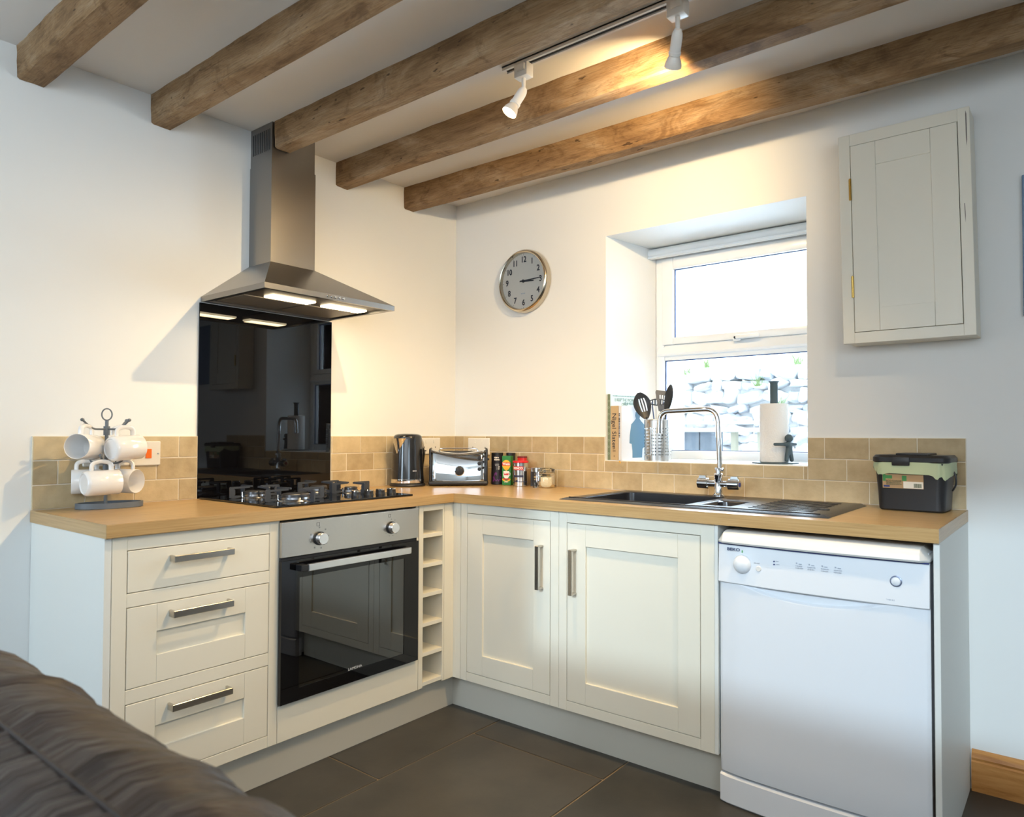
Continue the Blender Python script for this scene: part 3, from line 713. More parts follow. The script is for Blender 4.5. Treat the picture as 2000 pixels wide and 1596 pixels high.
for i in range(NX+1):
    for j in (0, NZ): bk[i, j] = m.bm.verts.new((dx0+(dx1-dx0)*i/NX, -.566, .100 if j == 0 else .697))
for i in range(NX):
    for j in (0, NZ): m.bm.faces.new([gd[i, j], gd[i+1, j], bk[i+1, j], bk[i, j]])
for i in (0, NX): m.bm.faces.new([gd[i, j] for j in range(NZ+1)]+[bk[i, NZ], bk[i, 0]])
door = m.build('door', MAT['dw'], dw, smooth=True)
bow_front(.0, .092, -.540, -.585, 'kickboard', MAT['dw'], dw, bow=.014, arcs=lambda x: -.0+0)
# control fascia: leans back a little, its foot follows a shallow arc
fa = bow_front(.6975, .8185, -.566, -.592, 'control_panel', MAT['dw'], dw, bow=.015, tilt=.006, ch=.003)
m = MB()
for i in range(24):
    xa = dx0+(dx1-dx0)*i/24; xb = dx0+(dx1-dx0)*(i+1)/24
    m.quad((xa, -.589-bowf(xa), .8185), (xb, -.589-bowf(xb), .8185), (xb, -.589-bowf(xb), .8225), (xa, -.589-bowf(xa), .8225))
m.build('navy_line', MAT['navy'], fa)
# lid
m = MB(); rows = []; n = 28
for i in range(n+1):
    x = dx0-.001+(dx1-dx0+.002)*i/n; e = min(i, n-i)/n*.606; s = min(1, e/.022); s = math.sqrt(max(0, 1-(1-s)**2)); f = -.606-bowf(x, .012)
    zt = .826+(.862-.826)*max(s, .25); fy = f+.02*(1-s)
    pr = [(-.03, .8235), (fy+.004, .8235), (fy, .829), (fy+.003, .826+(zt-.826)*.55), (fy+.014, .826+(zt-.826)*.88), (fy+.034, zt), (-.03, zt)]
    rows.append([m.bm.verts.new((x, y, z)) for y, z in pr])
for a, b in zip(rows, rows[1:]):
    for k in range(len(a)): m.bm.faces.new([a[k], a[(k+1) % len(a)], b[(k+1) % len(a)], b[k]])
m.bm.faces.new(rows[0]); m.bm.faces.new(rows[-1][::-1]); m.build('lid', MAT['dw_lid'], dw, smooth=True)
def dwy(x): return -.592-bowf(x, .015)+.003
kx, kz = 1.868, .762
m = MB(); M0 = Matrix.Translation((kx, dwy(kx)+.002, kz)) @ Vector((0, -1, 0)).to_track_quat('Z', 'Y').to_matrix().to_4x4()
m.lathe([(.030, 0), (.0285, .004), (.026, .014), (.020, .020), (.010, .0235), (0, .0245)], 36, M0); m.build('dial', MAT['dw'], fa, smooth=True)
m = MB(); bx = 1.921; m.lathe([(.0085, 0), (.0085, .003), (.007, .0045), (0, .004)], 24, Matrix.Translation((bx, dwy(bx)+.001, .755)) @ Vector((0, -1, 0)).to_track_quat('Z', 'Y').to_matrix().to_4x4()); m.build('button', MAT['dw_lid'], fa, smooth=True)
bx = 2.307; m = MB(); M1 = Matrix.Translation((bx, dwy(bx)+.002, .765)) @ Vector((0, -1, 0)).to_track_quat('Z', 'Y').to_matrix().to_4x4()
m.lathe([(.0155, 0), (.0155, .003), (.0135, .004), (.012, .002)], 28, M1); m.build('button_ring', flat('silver_blue_ring', (.35, .4, .55), .25, metal=.8), fa, smooth=True)
m = MB(); m.lathe([(.012, .001), (.011, .004), (.006, .0055), (0, .006)], 28, M1); m.build('power_button', MAT['dw'], fa, smooth=True)
def onp(x, z): return (x, dwy(x)-.0022, z)
text_mb('BEKO', .0125, onp(1.838, .805), XW, ZW, ext=.0006, sx=1.35, bold=.0003).build('lettering', flat('blue_grey_print', (.10, .13, .22), .5), fa)
m = MB(); m.box(1.866, 1.869, onp(1.868, 0)[1]-.0006, onp(1.868, 0)[1], .7985, .806); m.build('green_mark', flat('green_mark', (.1, .45, .1), .5), fa)
m = MB()
for z in (.783, .774): m.cyl((1.970, onp(1.970, 0)[1]+.002, z), (1.970, onp(1.970, 0)[1]-.0003, z), .0022, n=12)
m.build('indicator', MAT['navy'], fa)
m = MB()
for z in (.7845, .7755): dashes(.012, .003, onp(1.981, z), XW, ZW, mb=m, seed=int(z*1000))
dashes(.020, .0035, onp(1.917, .7715), XW, ZW, mb=m)
for x in (2.046, 2.083, 2.120, 2.157):
    dashes(.024, .004, onp(x, .778), XW, ZW, mb=m, lines=2, pitch=.006, seed=int(x*99))
    yq = onp(x, 0)[1]; m.box(x-.001, x+.008, yq-.0004, yq, .783, .7855); m.box(x-.009, x-.005, yq-.0004, yq, .784, .788)
dashes(.040, .0048, onp(2.288, .713), XW, ZW, mb=m, seed=5)
m.build('small_print', MAT['grey_ink'], fa)

# ================================================================== sink and tap
sk = thing('sink', 'black composite one and a half bowl sink with drainer under the window', 'sink', (1.6, -.3, H))
zt = H+.008; xs = [SX0, SX0+.022, 1.175, 1.618, 1.652, 1.770, 1.80, 2.06, SX1-.018, SX1]; ysk = [SY0, SY0+.018, -.490, -.455, -.275, -.135, -.100, SY1-.010, SY1]
m = MB(); gv = {}
def zz(i, j):
    if i in (0, len(xs)-1) or j in (0, len(ysk)-1): return H+.0005
    return zt
for i, x in enumerate(xs):
    for j, y in enumerate(ysk): gv[i, j] = m.bm.verts.new((x, y, zz(i, j)))
BOWLS = [(2, 3, 2, 5), (4, 5, 3, 4)]
def inb(i, j):
    for (i0, i1, j0, j1) in BOWLS:
        if i0 <= i < i1 and j0 <= j < j1: return True
    return False
for i in range(len(xs)-1):
    for j in range(len(ysk)-1):
        if not inb(i, j): m.bm.faces.new([gv[i, j], gv[i+1, j], gv[i+1, j+1], gv[i, j+1]])
sko = m.build('sink_top', MAT['granite'], sk, smooth=True)
for nm, (i0, i1, j0, j1), dp in (('bowl', BOWLS[0], .17), ('half_bowl', BOWLS[1], .11)):
    m = MB(); X0, X1, Y0, Y1 = xs[i0], xs[i1], ysk[j0], ysk[j1]; rings = []
    def rr(x0, x1, y0, y1, z, r, n=5):
        o = []
        for cx, cy, a0 in ((x1-r, y1-r, 0), (x0+r, y1-r, 90), (x0+r, y0+r, 180), (x1-r, y0+r, 270)):
            for k in range(n+1): a = R(a0+90*k/n); o.append(m.bm.verts.new((cx+r*math.cos(a), cy+r*math.sin(a), z)))
        return o
    rs = [rr(X0, X1, Y0, Y1, zt+.0003, .0005), rr(X0+.004, X1-.004, Y0+.004, Y1-.004, zt-.004, .03), rr(X0+.012, X1-.012, Y0+.012, Y1-.012, zt-dp+.03, .035), rr(X0+.04, X1-.04, Y0+.04, Y1-.04, zt-dp, .03)]
    for a, b in zip(rs, rs[1:]):
        for k in range(len(a)): m.bm.faces.new([a[k], a[(k+1) % len(a)], b[(k+1) % len(a)], b[k]])
    m.bm.faces.new(rs[-1]); m.build(nm, MAT['granite'], sk, smooth=True)
m = MB()
for k in range(9): m.box(1.83, 2.04, -.455+k*.040, -.441+k*.040, zt-.001, zt+.0018, .0008, 1)
m.box(SX0+.03, SX1-.03, SY0+.022, SY0+.028, zt-.001, zt+.003, .001, 1); m.build('drainer_ribs', MAT['granite'], sk)
m = MB(); m.cyl((2.05, -.36, zt-.001), (2.05, -.36, zt+.002), .016, n=20); m.build('waste', MAT['black_plastic'], sk)
# tap
tx, ty = 1.566, -.095
tp = thing('kitchen_tap', 'chrome kitchen mixer tap with tall square-arched swivel spout', 'tap', (tx, ty, zt))
m = MB(); m.lathe([(0, 0), (.024, 0), (.024, .004), (.019, .008), (.0165, .012), (.0165, .075), (.018, .079), (.018, .086), (.013, .090), (.0125, .098), (.015, .101), (.015, .108), (.011, .112), (0, .112)], 28, Matrix.Translation((tx, ty, zt))); m.build('tap_body', MAT['chrome'], tp, smooth=True)
m = MB(); m.cyl((tx-.052, ty, zt+.047), (tx+.052, ty, zt+.047), .0125, n=24); m.lathe([(0, -.008), (.006, -.006), (.008, 0), (.006, .006), (0, .008)], 16, Matrix.Translation((tx+.018, ty-.004, zt+.104))); m.build('crossbar', MAT['chrome'], tp, smooth=True)
for s in (-1, 1):
    m = MB(); m.cyl((tx+s*.040, ty, zt+.047), (tx+s*.088, ty, zt+.047), .0215, .0205, 28, .003)
    m.prism([(tx+s*.050, zt+.066), (tx+s*.054, zt+.078), (tx+s*.080, zt+.078), (tx+s*.085, zt+.064)], ty-.006, ty+.006, 'y'); h_ = m.build('tap_handle', MAT['chrome'], tp, smooth=True)
    m = MB(); m.cyl((tx+s*.087, ty, zt+.047), (tx+s*.0895, ty, zt+.047), .009, n=16); m.build('temperature_dot', flat('dot_blue' if s > 0 else 'dot_red', (.02, .05, .3) if s > 0 else (.4, .03, .02), .4), h_)
m = MB(); path = rounded([(tx+.006, ty, zt+.105), (tx-.004, ty, 1.270), (1.321, ty-.03, 1.262), (1.318, ty-.03, 1.178)], .052, 10)
m.tube(path, .0105, 16); m.build('spout', MAT['chrome'], tp, smooth=True)
m = MB(); m.cyl((1.318, ty-.03, 1.172), (1.318, ty-.03, 1.196), .0122, n=20); m.build('spout_tip', MAT['chrome'], tp, smooth=True)

# ================================================================== hob
hb = thing('gas_hob', 'black glass gas hob with four burners and cast iron pan supports', 'hob', (.29, -1.09, H))
hz = H+.008
m = MB(); m.box(.036, .562, -1.386, -.790, H+.0006, hz, .0018, 2); m.build('hob_glass', MAT['black_gloss'], hb)
BUR = [(.190, -1.250, .036, .100, 'medium'), (.420, -1.225, .048, .118, 'large'), (.150, -.945, .034, .098, 'medium'), (.300, -.895, .026, .092, 'small')]
for (bx, by, br, rs, _) in BUR:
    M0 = Matrix.Translation((bx, by, hz))
    m = MB(); m.lathe([(0, .0), (br+.020, .0), (br+.018, .003), (br+.004, .005), (br+.002, .012), (0, .012)], 36, M0); bu = m.build('burner', flat('burner_steel', (.25, .25, .26), .25, metal=1), hb, smooth=True)
    m = MB(); m.lathe([(br-.004, .012), (br, .013), (br, .021), (br-.003, .024), (br-.010, .025), (0, .026)], 36, M0)
    m.build('burner_cap', flat('burner_cap_enamel', (.10, .10, .105), .3, metal=.7), bu, smooth=True)
    for k in range(4):
        a = R(90*k); u = Vector((math.cos(a), math.sin(a), 0)); v = Vector((-math.sin(a), math.cos(a), 0)); c = Vector((bx, by, hz))
        m = MB(); th = .0030
        prof = [(rs-.012, .0), (rs, .002), (rs, .040), (rs-.003, .043), (br*.62, .043), (br*.62, .037), (rs-.016, .035), (rs-.020, .031), (rs-.020, .014), (rs-.016, .011), (rs-.042, .009), (rs-.042, .003)]
        va = [m.bm.verts.new(c+u*p[0]+v*th+Vector((0, 0, p[1]))) for p in prof]; vb = [m.bm.verts.new(c+u*p[0]-v*th+Vector((0, 0, p[1]))) for p in prof]
        m.bm.faces.new(va); m.bm.faces.new(vb[::-1])
        for i in range(len(prof)): j = (i+1) % len(prof); m.bm.faces.new([va[i], vb[i], vb[j], va[j]])
        m.build('pan_support', MAT['iron'], hb)
    m = MB(); m.cyl((bx-br*.8, by-br*.95, hz), (bx-br*.8, by-br*.95, hz+.02), .003, n=10); m.build('spark_pin', MAT['chrome'], bu)
for ky in (-.985, -.925, -.868, -.812):
    kx = .455-.0*ky
    m = MB(); M0 = Matrix.Translation((kx, ky, hz)); m.lathe([(0, 0), (.0195, 0), (.018, .004), (.0175, .016)], 28, M0); k_ = m.build('knob', MAT['black_plastic'], hb, smooth=True)
    m = MB(); m.lathe([(.0175, .016), (.0175, .0195), (.016, .021), (0, .021)], 28, M0); m.build('knob_cap', MAT['chrome'], k_, smooth=True)

# ================================================================== extractor hood
hd = thing('extractor_hood', 'stainless steel chimney extractor hood with two lit lamps over the hob', 'extractor hood', (.0, -1.087, 1.675))
m = MB(); hy0, hy1, hx = -1.374, -.800, .452
A = [(0.001, hy0, 1.695), (hx, hy0, 1.695), (hx, hy1, 1.695), (0.001, hy1, 1.695)]; B_ = [(0.001, -1.181, 1.848), (.162, -1.181, 1.848), (.162, -.983, 1.848), (0.001, -.983, 1.848)]
va = [m.bm.verts.new(p) for p in A]; vb = [m.bm.verts.new(p) for p in B_]; vc = [m.bm.verts.new((p[0], p[1], 1.675)) for p in A]
for i in range(4):
    j = (i+1) % 4; m.bm.faces.new([va[i], va[j], vb[j], vb[i]]); m.bm.faces.new([vc[i], vc[j], va[j], va[i]])
inn = [(.03, hy0+.016), (hx-.016, hy0+.016), (hx-.016, hy1-.016), (.03, hy1-.016)]
vd = [m.bm.verts.new((*p, 1.675)) for p in inn]; ve = [m.bm.verts.new((*p, 1.683)) for p in inn]
for i in range(4):
    j = (i+1) % 4; m.bm.faces.new([vc[i], vc[j], vd[j], vd[i]]); m.bm.faces.new([vd[i], vd[j], ve[j], ve[i]])
m.build('canopy', MAT['steel'], hd)
m = MB(); m.box(.03, hx-.016, hy0+.016, hy1-.016, 1.683, 1.690); un = m.build('underside', flat('grey_filter_mesh', (.16, .14, .12), .45, metal=.6), hd)
m = MB()
for k in range(2):
    ya = -1.335+k*.255
    m.box(.05, .245, ya, ya+.243, 1.6795, 1.684, .001, 1)
m.build('grease_filter', flat('grey_filter', (.30, .27, .23), .5, metal=.7), hd)
for ya, yb in ((-1.272, -1.090), (-1.030, -.848)):
    m = MB(); m.box(.272, .334, ya, yb, 1.6765, 1.684, .002, 1); m.build('lamp_lens', MAT['hood_on'], hd)
    area('hood_lamp_light', (.302, (ya+yb)/2, 1.674), (0, 0, -1), .07, .17, 1.4, (1, .74, .42))
for k in range(5):
    yb = -1.120+k*.0175; m = MB(); m.cyl((hx-.001, yb, 1.6865), (hx+.005, yb, 1.6865), .0052, n=16, bev=.001); m.build('button', MAT['chrome'], hd, smooth=True)
m = MB(); m.box(.001, .162, -1.181, -.983, 1.848, 2.252); ch = m.build('chimney', MAT['steel'], hd)
m = MB(); m.box(.001, .1585, -1.1785, -.9855, 2.252, HC-.001); m.build('chimney_sleeve', MAT['steel'], hd)
m = MB()
for k in range(10): m.box(.018+k*.0135, .0225+k*.0135, -1.1795, -1.1780, 2.300, 2.385)
m.build('vent', MAT['black_matt'], ch)

# ================================================================== clock
ck = thing('wall_clock', 'round wall clock with cream face and brushed metal rim, reading quarter past three', 'clock', (.500, -.002, 1.931))
def WB(x, z, y=0): return Matrix.Translation((x, y, z)) @ Vector((0, -1, 0)).to_track_quat('Z', 'Y').to_matrix().to_4x4()
C0 = WB(.500, 1.931)
m = MB(); m.lathe([(.140, .001), (.157, .006), (.1585, .020), (.156, .034), (.150, .041), (.146, .043), (.141, .041), (.139, .030), (.1385, .024)], 72, C0); m.build('rim', flat('champagne_metal', (.60, .53, .42), .18, metal=1), ck, smooth=True)
m = MB(); m.lathe([(.139, .024), (0, .024)], 72, C0); fc = m.build('clock_face', MAT['clock_face'], ck)
m = MB()
for k in range(12):
    a = R(90-30*(k+1)); text_mb(str(k+1), .041, (.500+.108*math.cos(a), -.0252, 1.931+.108*math.sin(a)), XW, ZW, ext=.0003, sx=.88, bold=.0009, mb=m)
for k in range(60):
    a = R(6*k); l = .006 if k % 5 == 0 else .002; c_, s_ = math.cos(a), math.sin(a); t_ = .0009 if k % 5 == 0 else .0005
    p = lambda r, q: (.500+r*c_-q*s_, -.0246, 1.931+r*s_+q*c_)
    m.quad(p(.1365, t_), p(.1365, -t_), p(.1365-l, -t_), p(.1365-l, t_))
m.build('numerals', MAT['ink'], fc)
m = MB(); dashes(.030, .006, (.500, -.0262, 1.931-.062), XW, ZW, mb=m); m.build('lettering', MAT['grey_ink'], fc)
def hand(ang, L, t, wd, name):
    m = MB(); a = R(90-ang); c_, s_ = math.cos(a), math.sin(a)
    P_ = [(-.022, wd*.8), (-.022, -wd*.8), (0, -wd*1.2), (L, -wd*.6), (L, wd*.6), (0, wd*1.2)]
    m.prism([(.500+r*c_-q*s_, 1.931+r*s_+q*c_) for r, q in P_], -.0275-t, -.0265-t, 'y'); m.build(name, MAT['ink'], ck)
hand(94, .066, 0, .0042, 'hour_hand'); hand(87, .110, .0022, .003, 'minute_hand')
m = MB(); m.lathe([(.0075, .025), (.0075, .031), (0, .0315)], 20, C0); m.build('hub', MAT['ink'], ck)
m = MB(); m.lathe([(.1395, .0385), (0, .0385)], 60, C0); m.build('cover_glass', MAT['glass'], ck)

# ================================================================== wall cabinet
wc = thing('wall_cabinet', 'small cream wall cupboard with brass hinges, right of the window', 'wall cabinet', (2.245, -.06, 1.487))
cd_ = .12; SK = .021   # the cupboard hangs slightly out of true
def skew(mb):
    for v in mb.bm.verts: v.co.x += (2.23-v.co.z)*SK*.9
    return mb
m = MB(); fy = -cd_
for q in ((2.036, 2.074, 1.487, 2.228), (2.4075, 2.442, 1.487, 2.228)): m.box(q[0], q[1], fy-.0, fy+.02, q[2], q[3], .0012, 1)
m.box(2.074, 2.4075, fy+.0004, fy+.02, 2.187, 2.228, .001, 1); m.box(2.074, 2.4075, fy+.0004, fy+.02, 1.487, 1.525, .001, 1)
skew(m).build('face_frame', MAT['cream'], wc)
m = MB(); m.box(2.050, 2.068, fy+.02, -.001, 1.489, 2.226); m.box(2.424, 2.442, fy+.02, -.001, 1.489, 2.226); m.box(2.068, 2.424, fy+.02, -.001, 1.489, 1.507); m.box(2.068, 2.424, fy+.02, -.001, 2.208, 2.226)
skew(m).build('carcass', MAT['cream'], wc)
m = MB(); a0, a1, z0, z1 = 2.0760, 2.4055, 1.5265, 2.1855
m.box(a0, 2.157, fy-.001, fy+.018, z0, z1, .001, 1); m.box(2.327, a1, fy-.001, fy+.018, z0, z1, .001, 1); m.box(2.1575, 2.3265, fy-.001, fy+.018, 2.104, z1, .001, 1); m.box(2.1575, 2.3265, fy-.001, fy+.018, z0, 1.606, .001, 1)
m.box(2.15, 2.335, fy+.003, fy+.014, 1.60, 2.11); wd_ = skew(m).build('door', MAT['cream'], wc)
for zc in (2.031, 1.686):
    m = MB(); m.cyl((2.0735, fy-.004, zc-.038), (2.0735, fy-.004, zc+.038), .0042, n=12); m.box(2.068, 2.0735, fy-.002, fy, zc-.037, zc+.037); skew(m).build('hinge', MAT['brass'], wd_, smooth=True)
m = MB(); m.prism([(2.4195, 1.915), (2.4215, 1.915), (2.4225, 1.880), (2.4215, 1.852), (2.4200, 1.880)], fy-.0006, fy+.001, 'y'); skew(m).build('paint_crack', flat('dark_crack', (.2, .17, .15), .9), wc); m = MB(); m.prism([(2.431, 2.216), (2.4335, 2.205), (2.4335, 2.120), (2.4315, 2.100), (2.4300, 2.14), (2.4300, 2.205)], fy-.0006, fy+.001, 'y'); skew(m).build('paint_crack', bpy.data.materials['dark_crack'], wc)
# blue-edged picture beyond it
m = MB(); m.box(2.575, 3.0, -.02, -.001, 1.55, 2.004, .002, 1); tag(m.build('wall_picture', flat('slate_blue_canvas', (.16, .24, .36), .6)), 'blue panel on the wall, just its edge showing at the right of the photo', 'picture')

# ================================================================== sockets
def plate(plane, a0, a1, z0, z1, label, rockers, name='wall_socket', cat='socket', group=None):
    loc = (.0085, (a0+a1)/2, (z0+z1)/2) if plane == 'x' else ((a0+a1)/2, -.0085, (z0+z1)/2)
    t = thing(name, label, cat, loc, group=group); m = MB(); frame_box(m, plane, a0, a1, z0, z1, .0088, .0175, .003); m.build('faceplate', MAT['plug_white'], t)
    for (u, z, wd, h, mt, nm) in rockers:
        m = MB(); frame_box(m, plane, u-wd/2, u+wd/2, z-h/2, z+h/2, .0172, .0205 if nm != 'pin_hole' else .0177, .001 if nm != 'pin_hole' else 0); m.build(nm, mt, t)
    return t
holes = lambda c, z: [(c, z+.008, .004, .009, MAT['black_matt'], 'pin_hole'), (c-.011, z-.010, .008, .004, MAT['black_matt'], 'pin_hole'), (c+.011, z-.010, .008, .004, MAT['black_matt'], 'pin_hole')]
plate('x', -1.6205, -1.519, 1.050, 1.138, 'white cooker switch with orange rocker on the tiles beside the mug tree', [(-1.561, 1.093, .020, .034, MAT['orange'], 'rocker'), (-1.528, 1.093, .005, .005, MAT['grey_ink'], 'screw')], 'cooker_switch', 'switch')
plate('x', -1.768, -1.6225, 1.052, 1.138, 'white double socket on the tiles mostly hidden behind the hanging mugs', [(-1.735, 1.112, .01, .017, MAT['plug_white'], 'rocker'), (-1.655, 1.112, .01, .017, MAT['plug_white'], 'rocker')]+holes(-1.730, 1.078)+holes(-1.655, 1.078))
plate('x', -.272, -.124, 1.062, 1.147, 'white double socket on the tiles between kettle and corner', [(-.225, 1.128, .01, .017, MAT['plug_white'], 'rocker'), (-.170, 1.128, .01, .017, MAT['plug_white'], 'rocker')]+holes(-.235, 1.09)+holes(-.16, 1.09))
plate('y', .113, .267, 1.058, 1.146, 'white double socket on the tiles behind the right end of the toaster', [(.165, 1.128, .01, .017, MAT['plug_white'], 'rocker'), (.215, 1.128, .01, .017, MAT['plug_white'], 'rocker')]+holes(.238, 1.088)+holes(.15, 1.088))

# ================================================================== mug tree and mugs
mt = thing('mug_tree', 'grey metal mug tree with ring top, holding white mugs', 'mug tree', (.100, -1.728, H))
cx, cy = .100, -1.728
m = MB(); rings = []
ang = R(78)   # long axis of the leaf-shaped foot
def leaf(s, z, n=40):
    o = []
    for k in range(n):
        a = 2*PI*k/n; u = .098*math.cos(a)*s; v = .056*math.copysign(abs(math.sin(a))**1.15, math.sin(a))*s
        o.append(m.bm.verts.new((cx+.004+u*math.cos(ang)-v*math.sin(ang), cy+.012+u*math.sin(ang)+v*math.cos(ang), z)))
    return o
rs = [leaf(.0+.2, H+.003), leaf(.93, H+.003), leaf(.93, H+.019), leaf(1, H+.019), leaf(1, H+.001), leaf(.2, H+.001)]
for a, b in zip(rs, rs[1:]):
    for k in range(40): m.bm.faces.new([a[k], a[(k+1) % 40], b[(k+1) % 40], b[k]])
m.bm.faces.new(rs[0]); m.bm.faces.new(rs[-1]); m.build('base', MAT['tree_grey'], mt, smooth=True)
m = MB(); m.lathe([(0, .003), (.034, .003), (.033, .008), (.010, .010), (.0055, .014), (.0052, .292), (0, .294)], 24, Matrix.Translation((cx, cy, H))); m.build('pole', MAT['tree_grey'], mt, smooth=True)
m = MB(); zc = H+.313; rg = [Vector((cx, cy, zc))+RM*(.0145*math.cos(2*PI*k/28))+Vector((0, 0, .0195*math.sin(2*PI*k/28))) for k in range(28)]
m.tube(rg, .0022, 10, closed=True); m.build('ring_handle', MAT['tree_grey'], mt, smooth=True)
TC = Vector((.6, -.8, 0)); RT = Vector((.8, .6, 0))
def hook(dirv, z, L=.07, name='hook'):
    d = Vector(dirv).normalized(); c = Vector((cx, cy, z)); m = MB()
    pth = rounded([c+d*.005, c+d*(L*.60), c+d*L+Vector((0, 0, .030))], .02, 6); m.tube(pth, .0032, 10)
    e = pth[-1]; m.lathe([(0, -.006), (.0045, -.004), (.006, 0), (.0045, .004), (0, .006)], 14, Matrix.Translation(e)); m.build(name, MAT['tree_grey'], mt, smooth=True)
ZU, ZL = H+.2635, H+.1485
for d in ((-.056, .062), (.052, .066), (.046, -.043)): v = RM*d[0]+TM*d[1]; hook(v, ZU, v.length+.016)
for d in ((-.0135, .090), (-.053, -.046), (.053, -.020)): v = RM*d[0]+TM*d[1]; hook(v, ZL, v.length+.014)
for z in (ZU, ZL): m = MB(); m.cyl((cx, cy, z-.020), (cx, cy, z+.010), .0095, n=16); m.build('collar', MAT['tree_grey'], mt, smooth=True)
def mug(center, axis, label, L=.105, r=.041):
    """axis runs from the base of the mug to its mouth; the handle points up"""
    a = Vector(axis).normalized(); upz = Vector((0, 0, 1)); s = upz.cross(a).normalized(); u2 = a.cross(s)
    Mx = Matrix((s, u2, a)).transposed().to_4x4(); Mx.translation = Vector(center)
    o = bpy.data.objects.new('mug', None); COL.objects.link(o); o.matrix_world = Mx; tag(o, label, 'mug', 'white mugs hanging on the mug tree')
    h = L/2; m = MB()
    m.lathe([(0, -h+.003), (r-.010, -h+.003), (r-.008, -h), (r-.003, -h+.003), (r, -h+.010), (r, h-.002), (r-.0015, h), (r-.003, h-.002), (r-.0035, -h+.012), (r-.008, -h+.006), (0, -h+.005)], 40)
    b = m.build('mug_body', MAT['china'], o, smooth=True, local=True)
    m = MB(); pts = rounded([(0, r-.002, .030), (0, r+.022, .030), (0, r+.030, .002), (0, r+.022, -.027), (0, r-.002, -.027)], .016, 6)
    m.tube(pts, .0058, 12, flatz=1.35); m.build('handle', MAT['china'], o, smooth=True, local=True)
    return o
P0 = Vector((cx, cy, 0))
def at(r_, t_, z): v = P0+RM*r_+TM*t_; return (v.x, v.y, z)
def axm(r_, t_, z=0): return RM*r_+TM*t_+Vector((0, 0, z))
mug(at(-.056, .062, 1.122), axm(-.50, .86, .05), 'white mug at upper left of the mug tree, open mouth facing out', .095)
mug(at(.052, .066, 1.118), axm(.83, -.55, .06), 'white mug at upper right of the mug tree, its flat base facing out', .100)
mug(at(.046, -.043, 1.120), axm(1, -.05), 'white mug hanging at the back of the upper tier, mostly hidden', .090)
mug(at(-.0135, .090, 1.006), axm(.93, -.36, .02), 'white mug at the front of the lower tier, lying level with handle up', .101)
mug(at(-.053, -.042, 1.004), axm(-1, .03), 'white mug at lower left of the mug tree, behind the front mug', .088)
mug(at(.053, -.020, 1.004), axm(.77, .64, -.03), 'white mug at lower right of the mug tree, its inside showing', .092)

# ================================================================== kettle
KX, KY = .118, -.434
kt = thing('kettle', 'black electric kettle with chrome band and spout, beside the toaster', 'kettle', (KX, KY, H))
K0 = Matrix.Translation((KX, KY, H+.0))
m = MB(); m.lathe([(0, .001), (.083, .001), (.085, .006), (.083, .012), (.078, .015), (0, .016)], 40, K0); m.build('power_base', MAT['black_plastic'], kt, smooth=True)
m = MB(); m.lathe([(0, .017), (.078, .017), (.0785, .020), (.0780, .034), (.077, .035), (0, .035)], 40, K0); m.build('chrome_band', MAT['chrome'], kt, smooth=True)
m = MB(); m.lathe([(0, .035), (.077, .035), (.0765, .040), (.068, .225), (.067, .230), (0, .230)], 48, K0); kb = m.build('kettle_body', flat('black_kettle_enamel', (.012, .013, .016), .16, coat=.3), kt, smooth=True)
m = MB(); m.lathe([(.067, .230), (.0665, .238), (.060, .246), (.045, .250), (.020, .252), (0, .252)], 40, K0); m.build('lid', flat('kettle_lid_plastic', (.012, .012, .013), .12, coat=.3), kt, smooth=True)
# spout faces down the wall, handle opposite
sd = Vector((.105, -.992, 0)).normalized(); kc = Vector((KX, KY, H)); sa = math.atan2(sd.y, sd.x)
m = MB(); rows = []; NS = 12
for i in range(NS+1):
    q = i/NS; z_ = .158+(.229-.158)*q; half = R(3+33*q**1.1); rr0 = .0765-(.0765-.068)*(z_-.04)/.185; row = []
    for j in range(9):
        v = -1+2*j/8; bulge = .020*q**1.5*(1-v*v)**.8+.0012
        a = sa+half*v; row.append(m.bm.verts.new(kc+Vector((math.cos(a)*(rr0+bulge), math.sin(a)*(rr0+bulge), z_))))
    rows.append(row)
for a, b in zip(rows, rows[1:]):
    for k in range(8): m.bm.faces.new([a[k], a[k+1], b[k+1], b[k]])
cn = m.bm.verts.new(kc+sd*.03+Vector((0, 0, .2295)))
for k in range(8): m.bm.faces.new([rows[-1][k], rows[-1][k+1], cn])
m.build('spout', MAT['chrome'], kt, smooth=True)
m = MB(); hdv = -sd
pth = rounded([kc+hdv*.058+Vector((0, 0, .232)), kc+hdv*.096+Vector((0, 0, .222)), kc+hdv*.112+Vector((0, 0, .15)), kc+hdv*.098+Vector((0, 0, .085)), kc+hdv*.070+Vector((0, 0, .075))], .035, 7)
m.tube(pth, .009, 12, flatz=1.7); m.build('handle', MAT['nickel'], kt, smooth=True)
v_ = kc+Vector((math.cos(R(-15)), math.sin(R(-15)), 0))*.0757; dashes(.022, .006, (v_.x, v_.y, H+.075), (.259, .966, 0), ZW).build('lettering', flat('silver_print', (.6, .6, .62), .4), kb)
m = MB(); m.tube(rounded([(.06, -.35, H+.004), (.06, -.30, H+.004), (.03, -.26, H+.05), (.022, -.235, 1.085)], .03, 6), .003, 8); m.build('power_cord', MAT['black_plastic'], kt, smooth=True)

# ================================================================== toaster
ta = R(45); tc_ = Vector((.251, -.223, H)); to = thing('toaster', 'chrome toaster with black ends and round browning dial, across the corner', 'toaster', tc_, ta)
